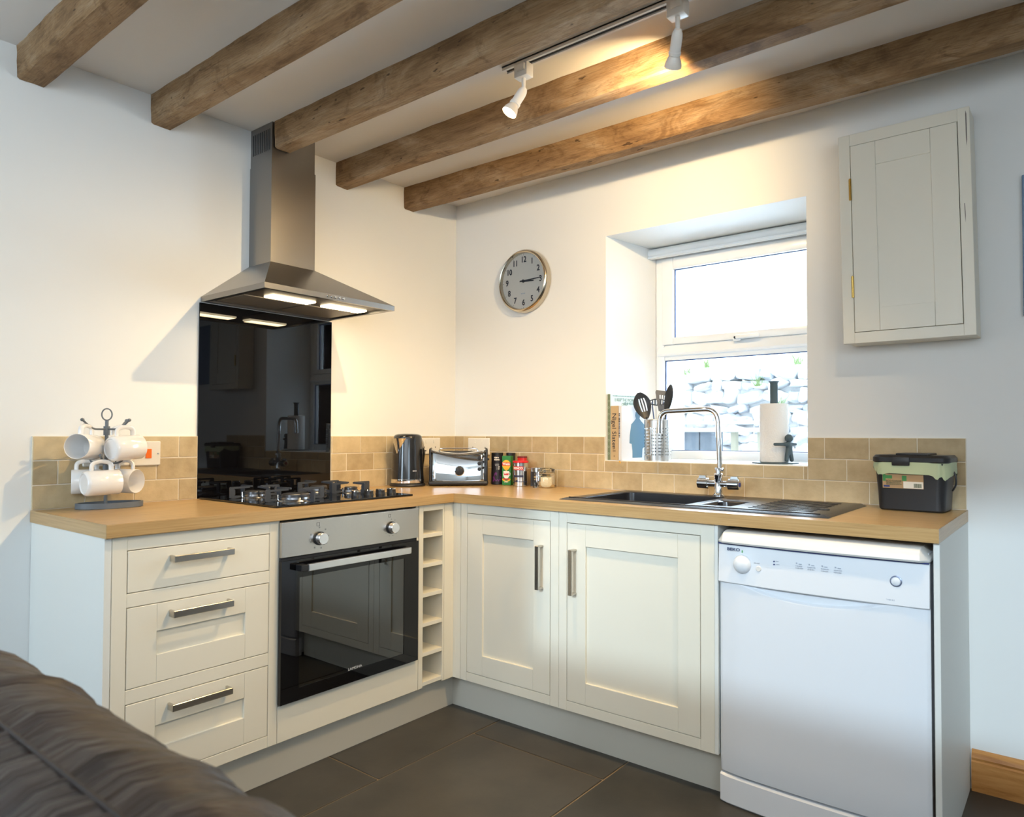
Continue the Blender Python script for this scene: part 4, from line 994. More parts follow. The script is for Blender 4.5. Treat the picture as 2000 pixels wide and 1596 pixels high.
# local: x along the width (right in view), y to the back
def arcside(sgn, n=12, hw=.142, d=.078, bow=.018): return
m = MB(); hw, n = .131, 20; rows = []
def tp_top(u): return .176-.016*(1-u*u)     # top dips in the middle
for i in range(n+1):
    u = -1+2*i/n; x = hw*u; b = .010*(1-u*u); pr = []
    zt_ = tp_top(u); e = .0 if abs(u) < .9 else (abs(u)-.9)*.10
    prof = [(-.078-b+e, .020), (-.078-b+e, zt_-.016), (-.070-b+e, zt_-.004), (-.058, zt_), (.058, zt_), (.070+b-e, zt_-.004), (.078+b-e, zt_-.016), (.078+b-e, .020)]
    rows.append([m.bm.verts.new((x, y, z)) for y, z in prof])
for a, b in zip(rows, rows[1:]):
    for k in range(len(a)): m.bm.faces.new([a[k], a[(k+1) % len(a)], b[(k+1) % len(a)], b[k]])
m.bm.faces.new(rows[0]); m.bm.faces.new(rows[-1][::-1]); ts = m.build('shell', MAT['chrome'], to, smooth=True, local=True)
for s in (-1, 1):
    m = MB(); m.box(s*.130 if s > 0 else -.141, .141 if s > 0 else -.130, -.080, .080, .016, .182, .008, 3); m.build('end_cap', MAT['black_plastic'], to, smooth=True, local=True)
m = MB(); m.box(-.143, .143, -.092, .092, .003, .024, .008, 3); m.build('base', MAT['black_plastic'], to, smooth=True, local=True)
m = MB()  # black line that follows the dipped top
pth = [(hw*u, -.0785-.010*(1-u*u), tp_top(u)-.012) for u in [-1+2*i/24 for i in range(25)]]; m.tube(pth, .0035, 8); m.build('top_trim', MAT['black_plastic'], to, smooth=True, local=True)
m = MB(); m.box(-.105, .105, -.040, -.016, .155, .166); m.box(-.105, .105, .016, .040, .155, .166); m.build('slot', MAT['black_matt'], to, local=True)
m = MB(); m.tube(rounded([(-.095, -.05, .168), (-.085, -.05, .181), (.085, -.05, .181), (.095, -.05, .168)], .01, 4), .0025, 8); m.build('warming_rail', MAT['chrome'], to, smooth=True, local=True)
def front(x, z, y=-.0885): return Matrix.Translation((x, y, z)) @ Vector((0, -1, 0)).to_track_quat('Z', 'Y').to_matrix().to_4x4()
m = MB(); m.lathe([(.024, -.003), (.024, .002), (.021, .003), (.0205, .001)], 32, front(.004, .072)); m.build('dial_ring', MAT['chrome'], to, smooth=True, local=True)
m = MB(); m.lathe([(.0205, 0), (.0195, .008), (.014, .010), (0, .0105)], 32, front(.004, .072)); m.box(.001, .007, -.102, -.096, .054, .090, .001, 1); m.build('dial', MAT['black_plastic'], to, smooth=True, local=True)
for z in (.135, .108, .080):
    m = MB(); m.lathe([(.0095, -.004), (.0095, .003), (.008, .005), (0, .006)], 20, front(.100, z, -.082)); m.build('button', MAT['black_plastic'], to, smooth=True, local=True)
    m = MB(); m.lathe([(.0062, -.004), (.0062, .004), (.0035, .004)], 16, front(.118, z+.007, -.080)); m.build('indicator', MAT['black_plastic'], to, smooth=True, local=True)
m = MB(); m.box(.141, .150, -.02, .02, .120, .132, .003, 2); m.build('lever', MAT['black_plastic'], to, smooth=True, local=True)

# ================================================================== tins and packets
def can(name, label, cat, c, r, h, mats, n=40):
    """mats: list of (part name, z0, z1, material, radius offset)"""
    t = thing(name, label, cat, (c[0], c[1], H)); M0 = Matrix.Translation((c[0], c[1], H))
    for nm, z0, z1, mt_, dr_ in mats:
        m = MB(); rr_ = r+dr_; m.lathe([(0, z0), (rr_-.001, z0), (rr_, z0+.001), (rr_, z1-.001), (rr_-.001, z1), (0, z1)], n, M0); m.build(nm, mt_, t, smooth=True)
    return t
def on_can(c, r, s, size, z, ang, mat, parent, name='lettering', bold=0, sx=1.0, mb=None, cols=None):
    """text wrapped round a can; ang = direction it faces"""
    mb_ = text_mb(s, size, (0, 0, 0), XW, ZW, ext=.0003, sx=sx, bold=bold)
    for v in mb_.bm.verts:
        a = ang+v.co.x/r; rr_ = r+.0006-v.co.y; z_ = v.co.z
        v.co = Vector((c[0]+rr_*math.cos(a), c[1]+rr_*math.sin(a), H+z+z_))
    return mb_.build(name, mat, parent)
def splat(c, r, z, s, ang, mat, parent, shape, name='emblem'):
    m = MB(); 
    for poly in shape:
        pts = [(p[0]*s, p[1]*s) for p in poly]
        n_ = max(1, int(1))
        va = [m.bm.verts.new(Vector((c[0]+(r+.0005)*math.cos(ang+x/r), c[1]+(r+.0005)*math.sin(ang+x/r), H+z+y_))) for x, y_ in pts]; m.bm.faces.new(va)
    return m.build(name, mat, parent)
AC = R(-50)
lab_black = flat('black_card_tube', (.02, .018, .025), .4); lab_purple = flat('purple_print', (.16, .03, .20), .5); lab_white = flat('white_print', (.8, .78, .74), .5); lab_red = flat('red_print', (.62, .02, .025), .4)
PT = (.381, -.082); pt_ = can('tea_caddy', 'tall black tube with white lettering and purple dragon, nearest the toaster', 'canister', PT, .0290, .156, [('tube', .001, .148, lab_black, 0), ('lid', .148, .158, MAT['black_plastic'], .0008)])
m = MB(); ta_ = R(-50); tp_ = (PT[0]+.0296*math.cos(ta_), PT[1]+.0296*math.sin(ta_)); tv_ = (math.sin(-ta_), math.cos(ta_), 0)
dashes(.030, .008, (*tp_, H+.134), tv_, ZW, mb=m, lines=2, pitch=.0105, seed=8); dashes(.022, .0035, (*tp_, H+.102), tv_, ZW, mb=m, lines=2, pitch=.0052, seed=3); dashes(.020, .003, (tp_[0]+.003, tp_[1]+.004, H+.089), tv_, ZW, mb=m, lines=4, pitch=.0042, seed=4)
m.build('lettering', lab_white, pt_)
drag = [[(-1, -.9), (-.7, -.5), (-.9, -.1), (-.6, .1), (-.5, .6), (-.2, .9), (0, .6), (-.1, .2), (.3, .35), (.8, .5), (.6, .1), (1, -.1), (.6, -.3), (.9, -.8), (.5, -.6), (.3, -1), (.1, -.6), (-.2, -.95), (-.4, -.6), (-.7, -1)]]
splat(PT, .0290, .040, .026, R(-50), lab_purple, pt_, drag)
PT2 = (.430, -.036); can('tea_caddy', 'black tube standing behind the green tea box', 'canister', PT2, .0225, .158, [('tube', .001, .146, lab_black, 0), ('lid', .146, .157, MAT['black_plastic'], .0008)])
# green tea box, turned a little
gb = thing('tea_box', 'green tea box with yellow sun and red lettering', 'box', (.464, -.108, H), R(16))
m = MB(); m.box(-.0235, .0235, -.0, .030, .001, .144, .001, 1); gbb = m.build('carton', flat('green_carton', (.02, .20, .035), .4), gb, local=True)
yl = flat('yellow_print', (.85, .48, .02), .45); F = -.0004
def disc(mb, cx_, cz_, rx, rz, y=F, n=28): mb.bm.faces.new([mb.bm.verts.new((cx_+rx*math.cos(2*PI*k/n), y, cz_+rz*math.sin(2*PI*k/n))) for k in range(n)])
m = MB(); disc(m, 0, .101, .0225, .023); m.bm.faces.new([m.bm.verts.new(p) for p in ((-.016, F, .082), (.016, F, .082), (0, F, .070))])
m.build('sun_print', yl, gbb, local=True); m = MB()
for k in range(9): a = R(200+k*18); disc(m, .019*math.cos(a)*1.0, .034+.014*math.sin(a), .005, .003)
m.build('leaf_print', yl, gbb, local=True)
m = MB(); m.box(-.0225, .0225, -.0010, -.0005, .096, .112); m.box(-.018, .018, -.0010, -.0005, .028, .034); m.build('red_banner', lab_red, gbb, local=True)
m = MB(); disc(m, 0, .052, .0165, .019, -.0007); m.box(-.0155, .0155, -.0009, -.0005, .052, .070); m.tube([(.0155, -.001, .062), (.022, -.001, .060), (.0215, -.001, .050), (.0145, -.001, .048)], .0016, 6)
m.build('cup_print', lab_white, gbb, local=True)
m = MB(); m.box(-.012, .012, -.0013, -.0009, .050, .060); m.build('cup_band', lab_red, gbb, local=True)
m = MB(); text_mb('Welsh', .0155, (0, -.0012, .104), XW, ZW, bold=.0006, sx=.95, mb=m); dashes(.019, .005, (0, -.0012, .0575), XW, ZW, mb=m); dashes(.022, .0032, (0, -.0001, .020), XW, ZW, mb=m, lines=2, pitch=.0045, seed=6)
m.build('lettering', lab_white, gbb, local=True)
# red packet behind
rp = thing('red_packet', 'red drink packet standing behind the green box and silver tin', 'packet', (.508, -.040, H), R(6))
m = MB(); m.box(-.020, .020, -.014, .014, .001, .136, .004, 2); m.build('packet', flat('red_carton', (.60, .018, .02), .35), rp, smooth=True, local=True); m = MB(); m.box(-.021, .021, -.015, .015, .133, .142, .003, 2); m.build('top_fold', flat('dark_red_lid', (.18, .02, .02), .4), rp, smooth=True, local=True)
# silver coffee tin
KT = (.548, -.100); tin = flat('bright_tin', (.75, .74, .72), .16, metal=1)
kn = can('coffee_tin', 'silver coffee tin with red lid and red name patch', 'tin', KT, .0370, .122, [('tin_body', .001, .113, tin, 0), ('lid', .113, .122, flat('red_lid', (.65, .015, .02), .3), .0015)])
pa = R(-62)
m = MB()
def patch(mb, c, r, a0, a1, z0, z1, n=10, off=.0005):
    for i in range(n):
        A0 = a0+(a1-a0)*i/n; A1 = a0+(a1-a0)*(i+1)/n; rr_ = r+off
        mb.quad((c[0]+rr_*math.cos(A0), c[1]+rr_*math.sin(A0), H+z0), (c[0]+rr_*math.cos(A1), c[1]+rr_*math.sin(A1), H+z0), (c[0]+rr_*math.cos(A1), c[1]+rr_*math.sin(A1), H+z1), (c[0]+rr_*math.cos(A0), c[1]+rr_*math.sin(A0), H+z1))
patch(m, KT, .0370, R(-112), R(-30), .078, .096); m.build('name_patch', lab_red, kn)
on_can(KT, .0377, 'KENCO', .0140, .087, R(-70), lab_white, kn, bold=.0006)
m = MB(); patch(m, KT, .0370, R(-105), R(-30), .044, .054); patch(m, KT, .0370, R(-112), R(10), .0215, .0245); patch(m, KT, .0370, R(-88), R(-70), .0245, .031); m.build('dark_band', flat('navy_print', (.02, .02, .06), .4), kn)

# black labelled tin
BT = (.640, -.075); bt = can('coffee_tin', 'short silver tin with a wide black label, between red-lidded tin and glass jar', 'tin', BT, .0385, .092, [('tin_body', .001, .092, tin, 0), ('wrapper', .004, .072, flat('black_wrapper', (.018, .018, .022), .35), .0006)])
gp = flat('gold_print', (.45, .33, .14), .4); ta_ = R(-66); dashes(.028, .009, (BT[0]+.0396*math.cos(ta_), BT[1]+.0396*math.sin(ta_), H+.048), (math.sin(-ta_), math.cos(ta_), 0), ZW, lines=2, pitch=.012, seed=9).build('lettering', gp, bt)
m = MB(); M0 = Matrix.Translation((BT[0]+.0389*math.cos(R(-72)), BT[1]+.0389*math.sin(R(-72)), H+.062)) @ Vector((math.cos(R(-72)), math.sin(R(-72)), 0)).to_track_quat('Z', 'Y').to_matrix().to_4x4(); m.lathe([(.0050, .0010), (.0062, .0010)], 20, M0); m.build('emblem', bpy.data.materials['gold_print'], bt)
# clip jar of sugar
JT = (.705, -.100); jr = thing('storage_jar', 'clip-top glass jar of pale sugar', 'jar', (JT[0], JT[1], H)); M0 = Matrix.Translation((JT[0], JT[1], H)) @ Matrix.Diagonal((.87, .87, 1.02, 1))
m = MB(); m.lathe([(0, .001), (.040, .001), (.046, .006), (.048, .016), (.048, .052), (.045, .058), (.043, .060), (.043, .066), (.045, .067)], 40, M0); m.build('jar_glass', MAT['jar_glass'], jr, smooth=True)
m = MB(); m.lathe([(0, .003), (.038, .003), (.043, .008), (.0455, .016), (.0455, .046), (.030, .050), (0, .047)], 40, M0); m.build('sugar', flat('pale_sugar', (.80, .71, .52), .9, bump=.5, bscale=200), jr, smooth=True)
m = MB(); m.lathe([(.045, .0685), (.0465, .070), (.0465, .083), (.044, .086), (.036, .087), (.033, .084), (0, .084)], 40, M0); m.build('lid', MAT['jar_glass'], jr, smooth=True)
m = MB(); m.lathe([(.0455, .066), (.047, .067), (.047, .069), (.0455, .070)], 36, M0); m.build('seal', flat('rubber_seal', (.55, .42, .25), .6), jr, smooth=True)
m = MB(); rg = [Vector((JT[0]+.0424*math.cos(2*PI*k/40), JT[1]+.0424*math.sin(2*PI*k/40), H+.076)) for k in range(40)]; m.tube(rg, .0012, 6, closed=True)
rg = [Vector((JT[0]+.0406*math.cos(2*PI*k/40), JT[1]+.0406*math.sin(2*PI*k/40), H+.061)) for k in range(40)]; m.tube(rg, .0012, 6, closed=True)
fa_ = R(-118); f0 = Vector((JT[0], JT[1], H)); dv = Vector((math.cos(fa_), math.sin(fa_), 0)); sv_ = Vector((-dv.y, dv.x, 0))
m.tube(rounded([f0+dv*.043+sv_*.008+Vector((0, 0, .074)), f0+dv*.048+sv_*.009+Vector((0, 0, .05)), f0+dv*.0445+sv_*.007+Vector((0, 0, .022)), f0+dv*.0445-sv_*.007+Vector((0, 0, .022)), f0+dv*.048-sv_*.009+Vector((0, 0, .05)), f0+dv*.043-sv_*.008+Vector((0, 0, .074))], .006, 4), .0012, 6)
m.build('wire_clip', MAT['chrome'], jr, smooth=True)
# small clear shaker in front of the black tin
SJ = (.668, -.140); m = MB(); m.lathe([(0, .001), (.0085, .001), (.009, .004), (.0085, .022), (.007, .027), (0, .028)], 20, Matrix.Translation((SJ[0], SJ[1], H))); tag(m.build('bottle_stopper', MAT['jar_glass'], smooth=True), 'tiny clear glass stopper standing in front of the black-labelled tin', 'stopper')

# ================================================================== food waste caddy
fb_ = thing('food_waste_bin', 'black lidded food waste caddy with pale green liner at the end of the worktop', 'bin', (2.272, -.108, H), R(-3))
def rrect(mb, hx, hy, z, r, n=6, dx=0, dy=0):
    o = []
    for sx_, sy_, a0 in ((1, 1, 0), (-1, 1, 90), (-1, -1, 180), (1, -1, 270)):
        for k in range(n+1): a = R(a0+90*k/n); o.append(mb.bm.verts.new((dx+sx_*(hx-r)+r*math.cos(a), dy+sy_*(hy-r)+r*math.sin(a), z)))
    return o
def loft(mb, rs, cap0=True, cap1=True):
    for a, b in zip(rs, rs[1:]):
        for k in range(len(a)): mb.bm.faces.new([a[k], a[(k+1) % len(a)], b[(k+1) % len(a)], b[k]])
    if cap0: mb.bm.faces.new(rs[0][::-1])
    if cap1: mb.bm.faces.new(rs[-1])
m = MB(); loft(m, [rrect(m, .094, .062, .001, .02), rrect(m, .100, .067, .006, .024), rrect(m, .103, .070, .06, .027), rrect(m, .111, .078, .158, .03)]); bb = m.build('bin_body', flat('black_bin_plastic', (.012, .012, .014), .42), fb_, smooth=True, local=True)
m = MB(); loft(m, [rrect(m, .114, .081, .160, .03), rrect(m, .117, .084, .163, .032), rrect(m, .117, .084, .176, .032), rrect(m, .110, .077, .184, .03)]); ld = m.build('lid', flat('black_lid_plastic', (.014, .014, .016), .35), fb_, smooth=True, local=True)
m = MB(); m.box(-.045, .055, -.060, .060, .183, .190, .003, 2); m.box(-.050, .004, -.0885, -.083, .150, .178, .003, 2); m.build('latch', MAT['black_plastic'], ld, smooth=True, local=True)
m = MB(); nn_ = 72; rows = []
for j, (zt_, off) in enumerate(((.170, .001), (.164, .0035), (.150, .0045), (.136, .004))):
    r_ = []
    for k in range(nn_):
        a = 2*PI*k/nn_; cx_, sy_ = math.cos(a), math.sin(a); e = .28
        x = math.copysign(abs(cx_)**e, cx_)*.115; y = math.copysign(abs(sy_)**e, sy_)*.082
        # soften the corners
        s_ = 1-.055*(abs(cx_*sy_)*2)**2
        wv = noise.noise(Vector((k*.35, j*.8, 2)))*.004
        zz_ = zt_ + (noise.noise(Vector((k*.22, 7, j*.2)))*.016 if j else 0) - (.022*(.5+.5*math.sin(a*1.0+2.2)) if j >= 2 else 0)
        if j == 3: zz_ += noise.noise(Vector((k*.6, 1, 1)))*.006
        r_.append(m.bm.verts.new((x*s_*(1+off*8*.5)+wv*cx_, y*s_*(1+off*8*.6)+wv*sy_, zz_)))
    rows.append(r_)
for a, b in zip(rows, rows[1:]):
    for k in range(nn_): m.bm.faces.new([a[k], a[(k+1) % nn_], b[(k+1) % nn_], b[k]])
m.build('liner_bag', MAT['liner'], fb_, smooth=True, local=True)
m = MB(); m.tube(rounded([(.108, -.005, .140), (.122, -.01, .125), (.124, -.01, .090), (.112, -.005, .070)], .02, 5), .003, 8); m.build('carry_handle', MAT['black_plastic'], fb_, smooth=True, local=True)
LY = -.0765
def lq(mb, x0, x1, z0, z1, o=0): 
    f = lambda z: -(.070+(z-.06)/.098*.008)-.0006-o
    mb.quad((x0, f(z0), z0), (x1, f(z0), z0), (x1, f(z1), z1), (x0, f(z1), z1))
m = MB(); lq(m, -.082, .042, .075, .121); lb = m.build('label', flat('kraft_label', (.40, .25, .12), .6), fb_, local=True)
m = MB(); lq(m, -.018, .041, .076, .098, .0003); m.build('white_patch', flat('label_white', (.72, .66, .56), .6), lb, local=True)
m = MB(); lq(m, -.081, -.072, .098, .120, .0003); lq(m, -.078, -.052, .106, .117, .0004); lq(m, -.022, -.008, .100, .117, .0003); m.build('green_logo', flat('leaf_green', (.05, .22, .06), .6), lb, local=True)
m = MB(); lq(m, -.079, -.060, .078, .084, .0003); m.build('navy_logo', MAT['navy'], lb, local=True)
m = MB()
for k in range(14): lq(m, .013+k*.0017, .0138+k*.0017+(.0005 if k % 3 else 0), .079, .092, .0006)
text_mb('ECO RANGE', .0085, (-.047, -.0758, .0985), XW, ZW, mb=m); dashes(.050, .003, (-.045, -.0752, .0925), XW, ZW, mb=m, lines=2, pitch=.0045); m.build('print', flat('dark_green_print', (.06, .09, .04), .6), lb, local=True)

# ================================================================== paper towel and holder
px_, py_ = 1.716, .125; SZ = oz0+.002
th = thing('towel_holder', 'blue-grey kitchen roll stand with a little man hugging the roll', 'kitchen roll holder', (px_, py_, SZ))
m = MB(); m.lathe([(0, 0), (.091, 0), (.092, .002), (.090, .0045), (0, .005)], 48, Matrix.Translation((px_, py_, SZ))); m.build('base', MAT['holder_grey'], th, smooth=True)
m = MB(); m.lathe([(.0155, .005), (.0155, .325), (.0165, .330), (.0215, .334), (.0215, .336), (0, .336)], 28, Matrix.Translation((px_-.004, py_, SZ))); m.build('pole', MAT['holder_grey'], th, smooth=True)
# the man: one skinned body
def skin_figure(name, verts, edges, radii, mat, parent, root=0, sub=2):
    me = bpy.data.meshes.new(name); me.from_pydata(verts, edges, []); o = bpy.data.objects.new(name, me); COL.objects.link(o)
    sk_ = o.modifiers.new('skin', 'SKIN'); me.skin_vertices
    for i, r_ in enumerate(radii): me.skin_vertices[0].data[i].radius = (r_, r_)
    me.skin_vertices[0].data[root].use_root = True
    sb = o.modifiers.new('sub', 'SUBSURF'); sb.levels = sub; sb.render_levels = sub
    dg = bpy.context.evaluated_depsgraph_get(); dg.update(); me2 = bpy.data.meshes.new_from_object(o.evaluated_get(dg)); bpy.data.objects.remove(o)
    me2.materials.clear(); me2.materials.append(mat); me2.polygons.foreach_set('use_smooth', [True]*len(me2.polygons))
    o = bpy.data.objects.new(name, me2); COL.objects.link(o)
    if parent: o.parent = parent; me2.transform(world_of(parent).inverted())
    return o
# stands at the front right of the roll, arms reaching round it
g0 = Vector((px_, py_, SZ)); toM = (Vector((.942, .335, 0))*.72+Vector((.335, -.942, 0))*.70).normalized(); sid = Vector((-toM.y, toM.x, 0))
b0 = g0+toM*.0735
def q_(o_, s_, z): return tuple(b0+toM*o_+sid*s_+Vector((0, 0, z)))
vv = [q_(0, 0, .050), q_(0, 0, .068), q_(0, 0, .080), q_(0, 0, .090),
      q_(0, .009, .042), q_(.001, .013, .022), q_(.001, .016, .008), q_(0, -.009, .042), q_(.001, -.013, .022), q_(.001, -.016, .008),
      q_(-.001, .020, .079), q_(-.008, .044, .079), q_(-.024, .062, .079), q_(-.001, -.020, .079), q_(-.008, -.044, .079), q_(-.024, -.062, .079)]
ee = [(0, 1), (1, 2), (2, 3), (0, 4), (4, 5), (5, 6), (0, 7), (7, 8), (8, 9), (2, 10), (10, 11), (11, 12), (2, 13), (13, 14), (14, 15)]
rr_ = [.0125, .0125, .0115, .0075, .0095, .0085, .0088, .0095, .0085, .0088, .0072, .0066, .0070, .0072, .0066, .0070]
hm = MB(); hc_ = Vector(q_(0, 0, .103)); hm.lathe([(.0165*math.sin(PI*k/12), -.0165*math.cos(PI*k/12)) for k in range(13)], 24, Matrix.Translation(hc_)); hm.build('figure_head', MAT['holder_grey'], th, smooth=True)
skin_figure('hugging_figure', vv, ee, rr_, MAT['holder_grey'], th)
kr = thing('kitchen_roll', 'white kitchen paper roll on the stand on the window sill', 'kitchen roll', (px_-.004, py_, SZ+.0055))
M0 = Matrix.Translation((px_-.004, py_, SZ+.0055)); m = MB(); m.lathe([(.020, 0), (.0545, 0), (.0565, .002), (.0565, .236), (.0545, .238), (.020, .238), (.020, 0)], 64, M0); m.build('paper', MAT['paper'], kr, smooth=True)
m = MB(); m.lathe([(.0175, .001), (.0195, .001), (.0195, .237), (.0175, .237), (.0175, .001)], 32, M0); m.build('card_tube', flat('brown_card', (.45, .33, .2), .8), kr, smooth=True)

# ================================================================== utensil holder and utensils
ux, uy, ur, uh = 1.196, .085, .0605, .182
uh_ = thing('utensil_holder', 'perforated stainless steel utensil pot on the window sill', 'utensil holder', (ux, uy, SZ))
m = MB(); cols_, rows_ = 48, 13; z0_, cell = .020, (.150-.020)/9
zs = [0, .020]+[.020+cell*(k+1) for k in range(9)]+[uh-.006, uh]
def cylp(a, z, r_=ur): return (ux+r_*math.cos(a), uy+r_*math.sin(a), SZ+z)
pat = [1, 1, 1, 0]
for i in range(cols_):
    a0, a1 = 2*PI*i/cols_, 2*PI*(i+1)/cols_
    for j in range(len(zs)-1):
        za, zb = zs[j], zs[j+1]
        if 1 <= j <= 9 and pat[i % 4]:
            am, zm = (a0+a1)/2, (za+zb)/2
            outer = [(a0, za), (am, za), (a1, za), (a1, zm), (a1, zb), (am, zb), (a0, zb), (a0, zm)]
            inner = [(am+.0030/ur*math.cos(R(225+45*k)), zm+.0030*math.sin(R(225+45*k))) for k in range(8)]
            vo = [m.bm.verts.new(cylp(*p)) for p in outer]; vi = [m.bm.verts.new(cylp(*p)) for p in inner]
            for k in range(8): l = (k+1) % 8; m.bm.faces.new([vo[k], vo[l], vi[l], vi[k]])
        else: m.quad(cylp(a0, za), cylp(a1, za), cylp(a1, zb), cylp(a0, zb))
bmesh.ops.remove_doubles(m.bm, verts=m.bm.verts, dist=1e-5)
m.build('pot', flat('satin_steel', (.62, .60, .57), .28, metal=1), uh_, smooth=True)
m = MB(); m.lathe([(0, .001), (ur-.001, .001), (ur-.001, .004), (0, .004)], 40, Matrix.Translation((ux, uy, SZ))); rg = [Vector(cylp(2*PI*k/48, uh)) for k in range(48)]; m.tube(rg, .0016, 6, closed=True); m.build('pot_base', bpy.data.materials['satin_steel'], uh_, smooth=True)
NY = flat('black_nylon', (.02, .022, .026), .4)
def frame_from(p_tip, p_base, nrm):
    a = (Vector(p_tip)-Vector(p_base)).normalized(); n_ = Vector(nrm); n_ = (n_-a*n_.dot(a)).normalized(); s = a.cross(n_); return a, n_, s
def spoon(label, name, base, tip, nrm, Lb, wb, slots=0, kind='spoon', mat=NY):
    """base = foot in the pot, tip = end of the blade; nrm = side the blade faces"""
    t = thing(name, label, 'utensil', base); a, n_, s = frame_from(tip, base, nrm); tip = Vector(tip); b = Vector(base); nk = tip-a*Lb
    m = MB(); m.tube([b, b+(nk-b)*.5, nk, nk+a*.008], [.0055, .0045, .004, .0045], 10); m.build('handle', mat, t, smooth=True)
    m = MB(); NU, NV = 14, 12; g_ = {}
    for i in range(NU+1):
        u = i/NU
        if kind == 'spoon': wd = wb*math.sin(PI*min(1, max(0, u*.94+.04)))**.62*(.72+.38*u if u < .75 else 1.0)
        elif kind == 'turner': wd = wb*(.32+.68*min(1, u*1.15))*(1 if u < .93 else .93)
        else: wd = wb
        for j in range(NV+1):
            v = -1+2*j/NV
            cup = (-(1-v*v)*.012*math.sin(PI*u)) if kind == 'spoon' else (-.01*u*u)
            g_[i, j] = m.bm.verts.new(nk+a*(Lb*u)+s*(wd*v)+n_*cup)
    for i in range(NU):
        for j in range(NV):
            if slots and 4 <= i <= 10 and j in ((3, 5, 7, 9) if slots == 4 else (4, 6, 8)): continue
            m.bm.faces.new([g_[i, j], g_[i+1, j], g_[i+1, j+1], g_[i, j+1]])
    bmesh.ops.remove_doubles(m.bm, verts=m.bm.verts, dist=2e-4)
    bmesh.ops.recalc_face_normals(m.bm, faces=m.bm.faces)
    bmesh.ops.solidify(m.bm, geom=m.bm.faces[:], thickness=.0022)
    m.build('blade', mat, t, smooth=True); return t
TCc = Vector((.53, -.85, 0))
spoon('black slotted spoon leaning left in the utensil pot', 'slotted_spoon', (ux+.012, uy-.012, SZ+.006), (1.112, .06, 1.356), TCc, .125, .043, slots=3)
spoon('grey slotted turner leaning back in the utensil pot', 'slotted_turner', (ux-.018, uy+.005, SZ+.006), (1.205, .125, 1.366), TCc, .095, .036, slots=4, kind='turner', mat=flat('grey_nylon', (.09, .10, .12), .45))
spoon('black solid serving spoon standing at the right of the utensil pot', 'serving_spoon', (ux-.01, uy+.02, SZ+.006), (1.247, .115, 1.392), Vector((-.50, -.86, 0)), .135, .036)
ms = thing('potato_masher', 'nylon potato masher with oval perforated head in the utensil pot', 'utensil', (ux, uy+.02, SZ+.006))
m = MB(); hc = Vector((1.176, .12, 1.314)); bs = Vector((ux, uy+.02, SZ+.006)); ax = (hc-bs).normalized()
m.tube([bs, bs+(hc-bs)*.45], .0055, 10); m.build('handle', NY, ms, smooth=True)
m = MB(); fk = bs+(hc-bs)*.45
for s in (-1, 1): m.tube(rounded([fk, fk+RT*s*.018+Vector((0, 0, .03)), hc+RT*s*.026], .015, 4), .0028, 8)
m.build('fork', flat('blue_nylon', (.02, .05, .16), .4), ms, smooth=True)
m = MB(); sN = TCc.normalized(); nE = 40
def el(r1, r2, k, off): a = 2*PI*k/nE; return hc+RT*(r1*math.cos(a))+Vector((0, 0, 1))*(r2*math.sin(a))+sN*off
for off in (0, .004):
    for k in range(nE):
        m.quad(el(.041, .016, k, off), el(.041, .016, k+1, off), el(.035, .011, k+1, off), el(.035, .011, k, off))
for s in (-.024, -.012, 0, .012, .024):
    h_ = .014*math.sqrt(max(0, 1-(s/.04)**2)); c_ = hc+RT*s
    m.box(c_.x-.0022, c_.x+.0022, c_.y-.001, c_.y+.004, c_.z-h_, c_.z+h_)
m.build('masher_head', NY, ms)

# ================================================================== books on the sill
def book(label, cxy, w_, d_, h_, rz, cover, spine, name='book', lean=0):
    """local: x across the spine, y into the shelf"""
    t = thing(name, label, 'book', (cxy[0], cxy[1], SZ), rz, 'cookbooks on the window sill'); t.rotation_euler = (0, R(lean), rz)
    m = MB(); m.box(0, w_, 0, .002, 0, h_, .0006, 1); sp_ = m.build('spine', spine, t, local=True)
    m = MB(); m.box(0, .0022, .0015, d_, 0, h_); c1 = m.build('cover', cover, t, local=True); m = MB(); m.box(w_-.0022, w_, .0015, d_, 0, h_); c2 = m.build('cover', cover, t, local=True)
    m = MB(); m.box(.0022, w_-.0022, .004, d_-.003, .003, h_-.003); m.build('pages', flat('book_pages', (.75, .70, .6), .9), t, local=True)
    return t, sp_, c2
teal = flat('pale_teal_cover', (.58, .70, .70), .5); green_sp = flat('green_spine', (.17, .21, .13), .5)
bk, s1, c1 = book('tall pale book with green patterned spine against the window reveal', (.9765, .010), .0155, .215, .302, R(-10.5), teal, green_sp)
m = MB()
for k in range(9):
    mm = Matrix.Translation((.0078, -.0004, .03+k*.030)) @ Vector((0, -1, 0)).to_track_quat('Z', 'Y').to_matrix().to_4x4(); m.lathe([(.0035, .0004), (.005, .0004)], 16, mm)
m.build('spine_pattern', flat('spine_pale_print', (.45, .5, .38), .6), s1, local=True)
m = MB(); yv = (0, 1, 0); wx = .0161
for z, s in ((.277, 'E KEEP THE WORK'), (.256, 'CHOP')): text_mb(s, .021, (wx, .100, z), yv, ZW, sx=.78, mb=m, ext=.0002)
dashes(.18, .006, (wx, .105, .295), yv, ZW, mb=m, ext=.0002); dashes(.11, .013, (wx, .145, .262), yv, ZW, mb=m, ext=.0002, seed=4)
m.build('lettering', flat('teal_print', (.18, .32, .33), .6), c1, local=True)
tan = flat('tan_cover', (.56, .40, .22), .5)
bk, s1, c1 = book('thick tan cookbook with black lettering running down its spine', (.9935, .009), .043, .19, .247, R(-10.5), tan, tan, lean=.0)
m = MB(); text_mb('Nigel Slater', .036, (.0215, -.0006, .133), (0, 0, -1), (1, 0, 0), sx=.96, mb=m, ext=.0003); m.build('lettering', MAT['ink'], s1, local=True)
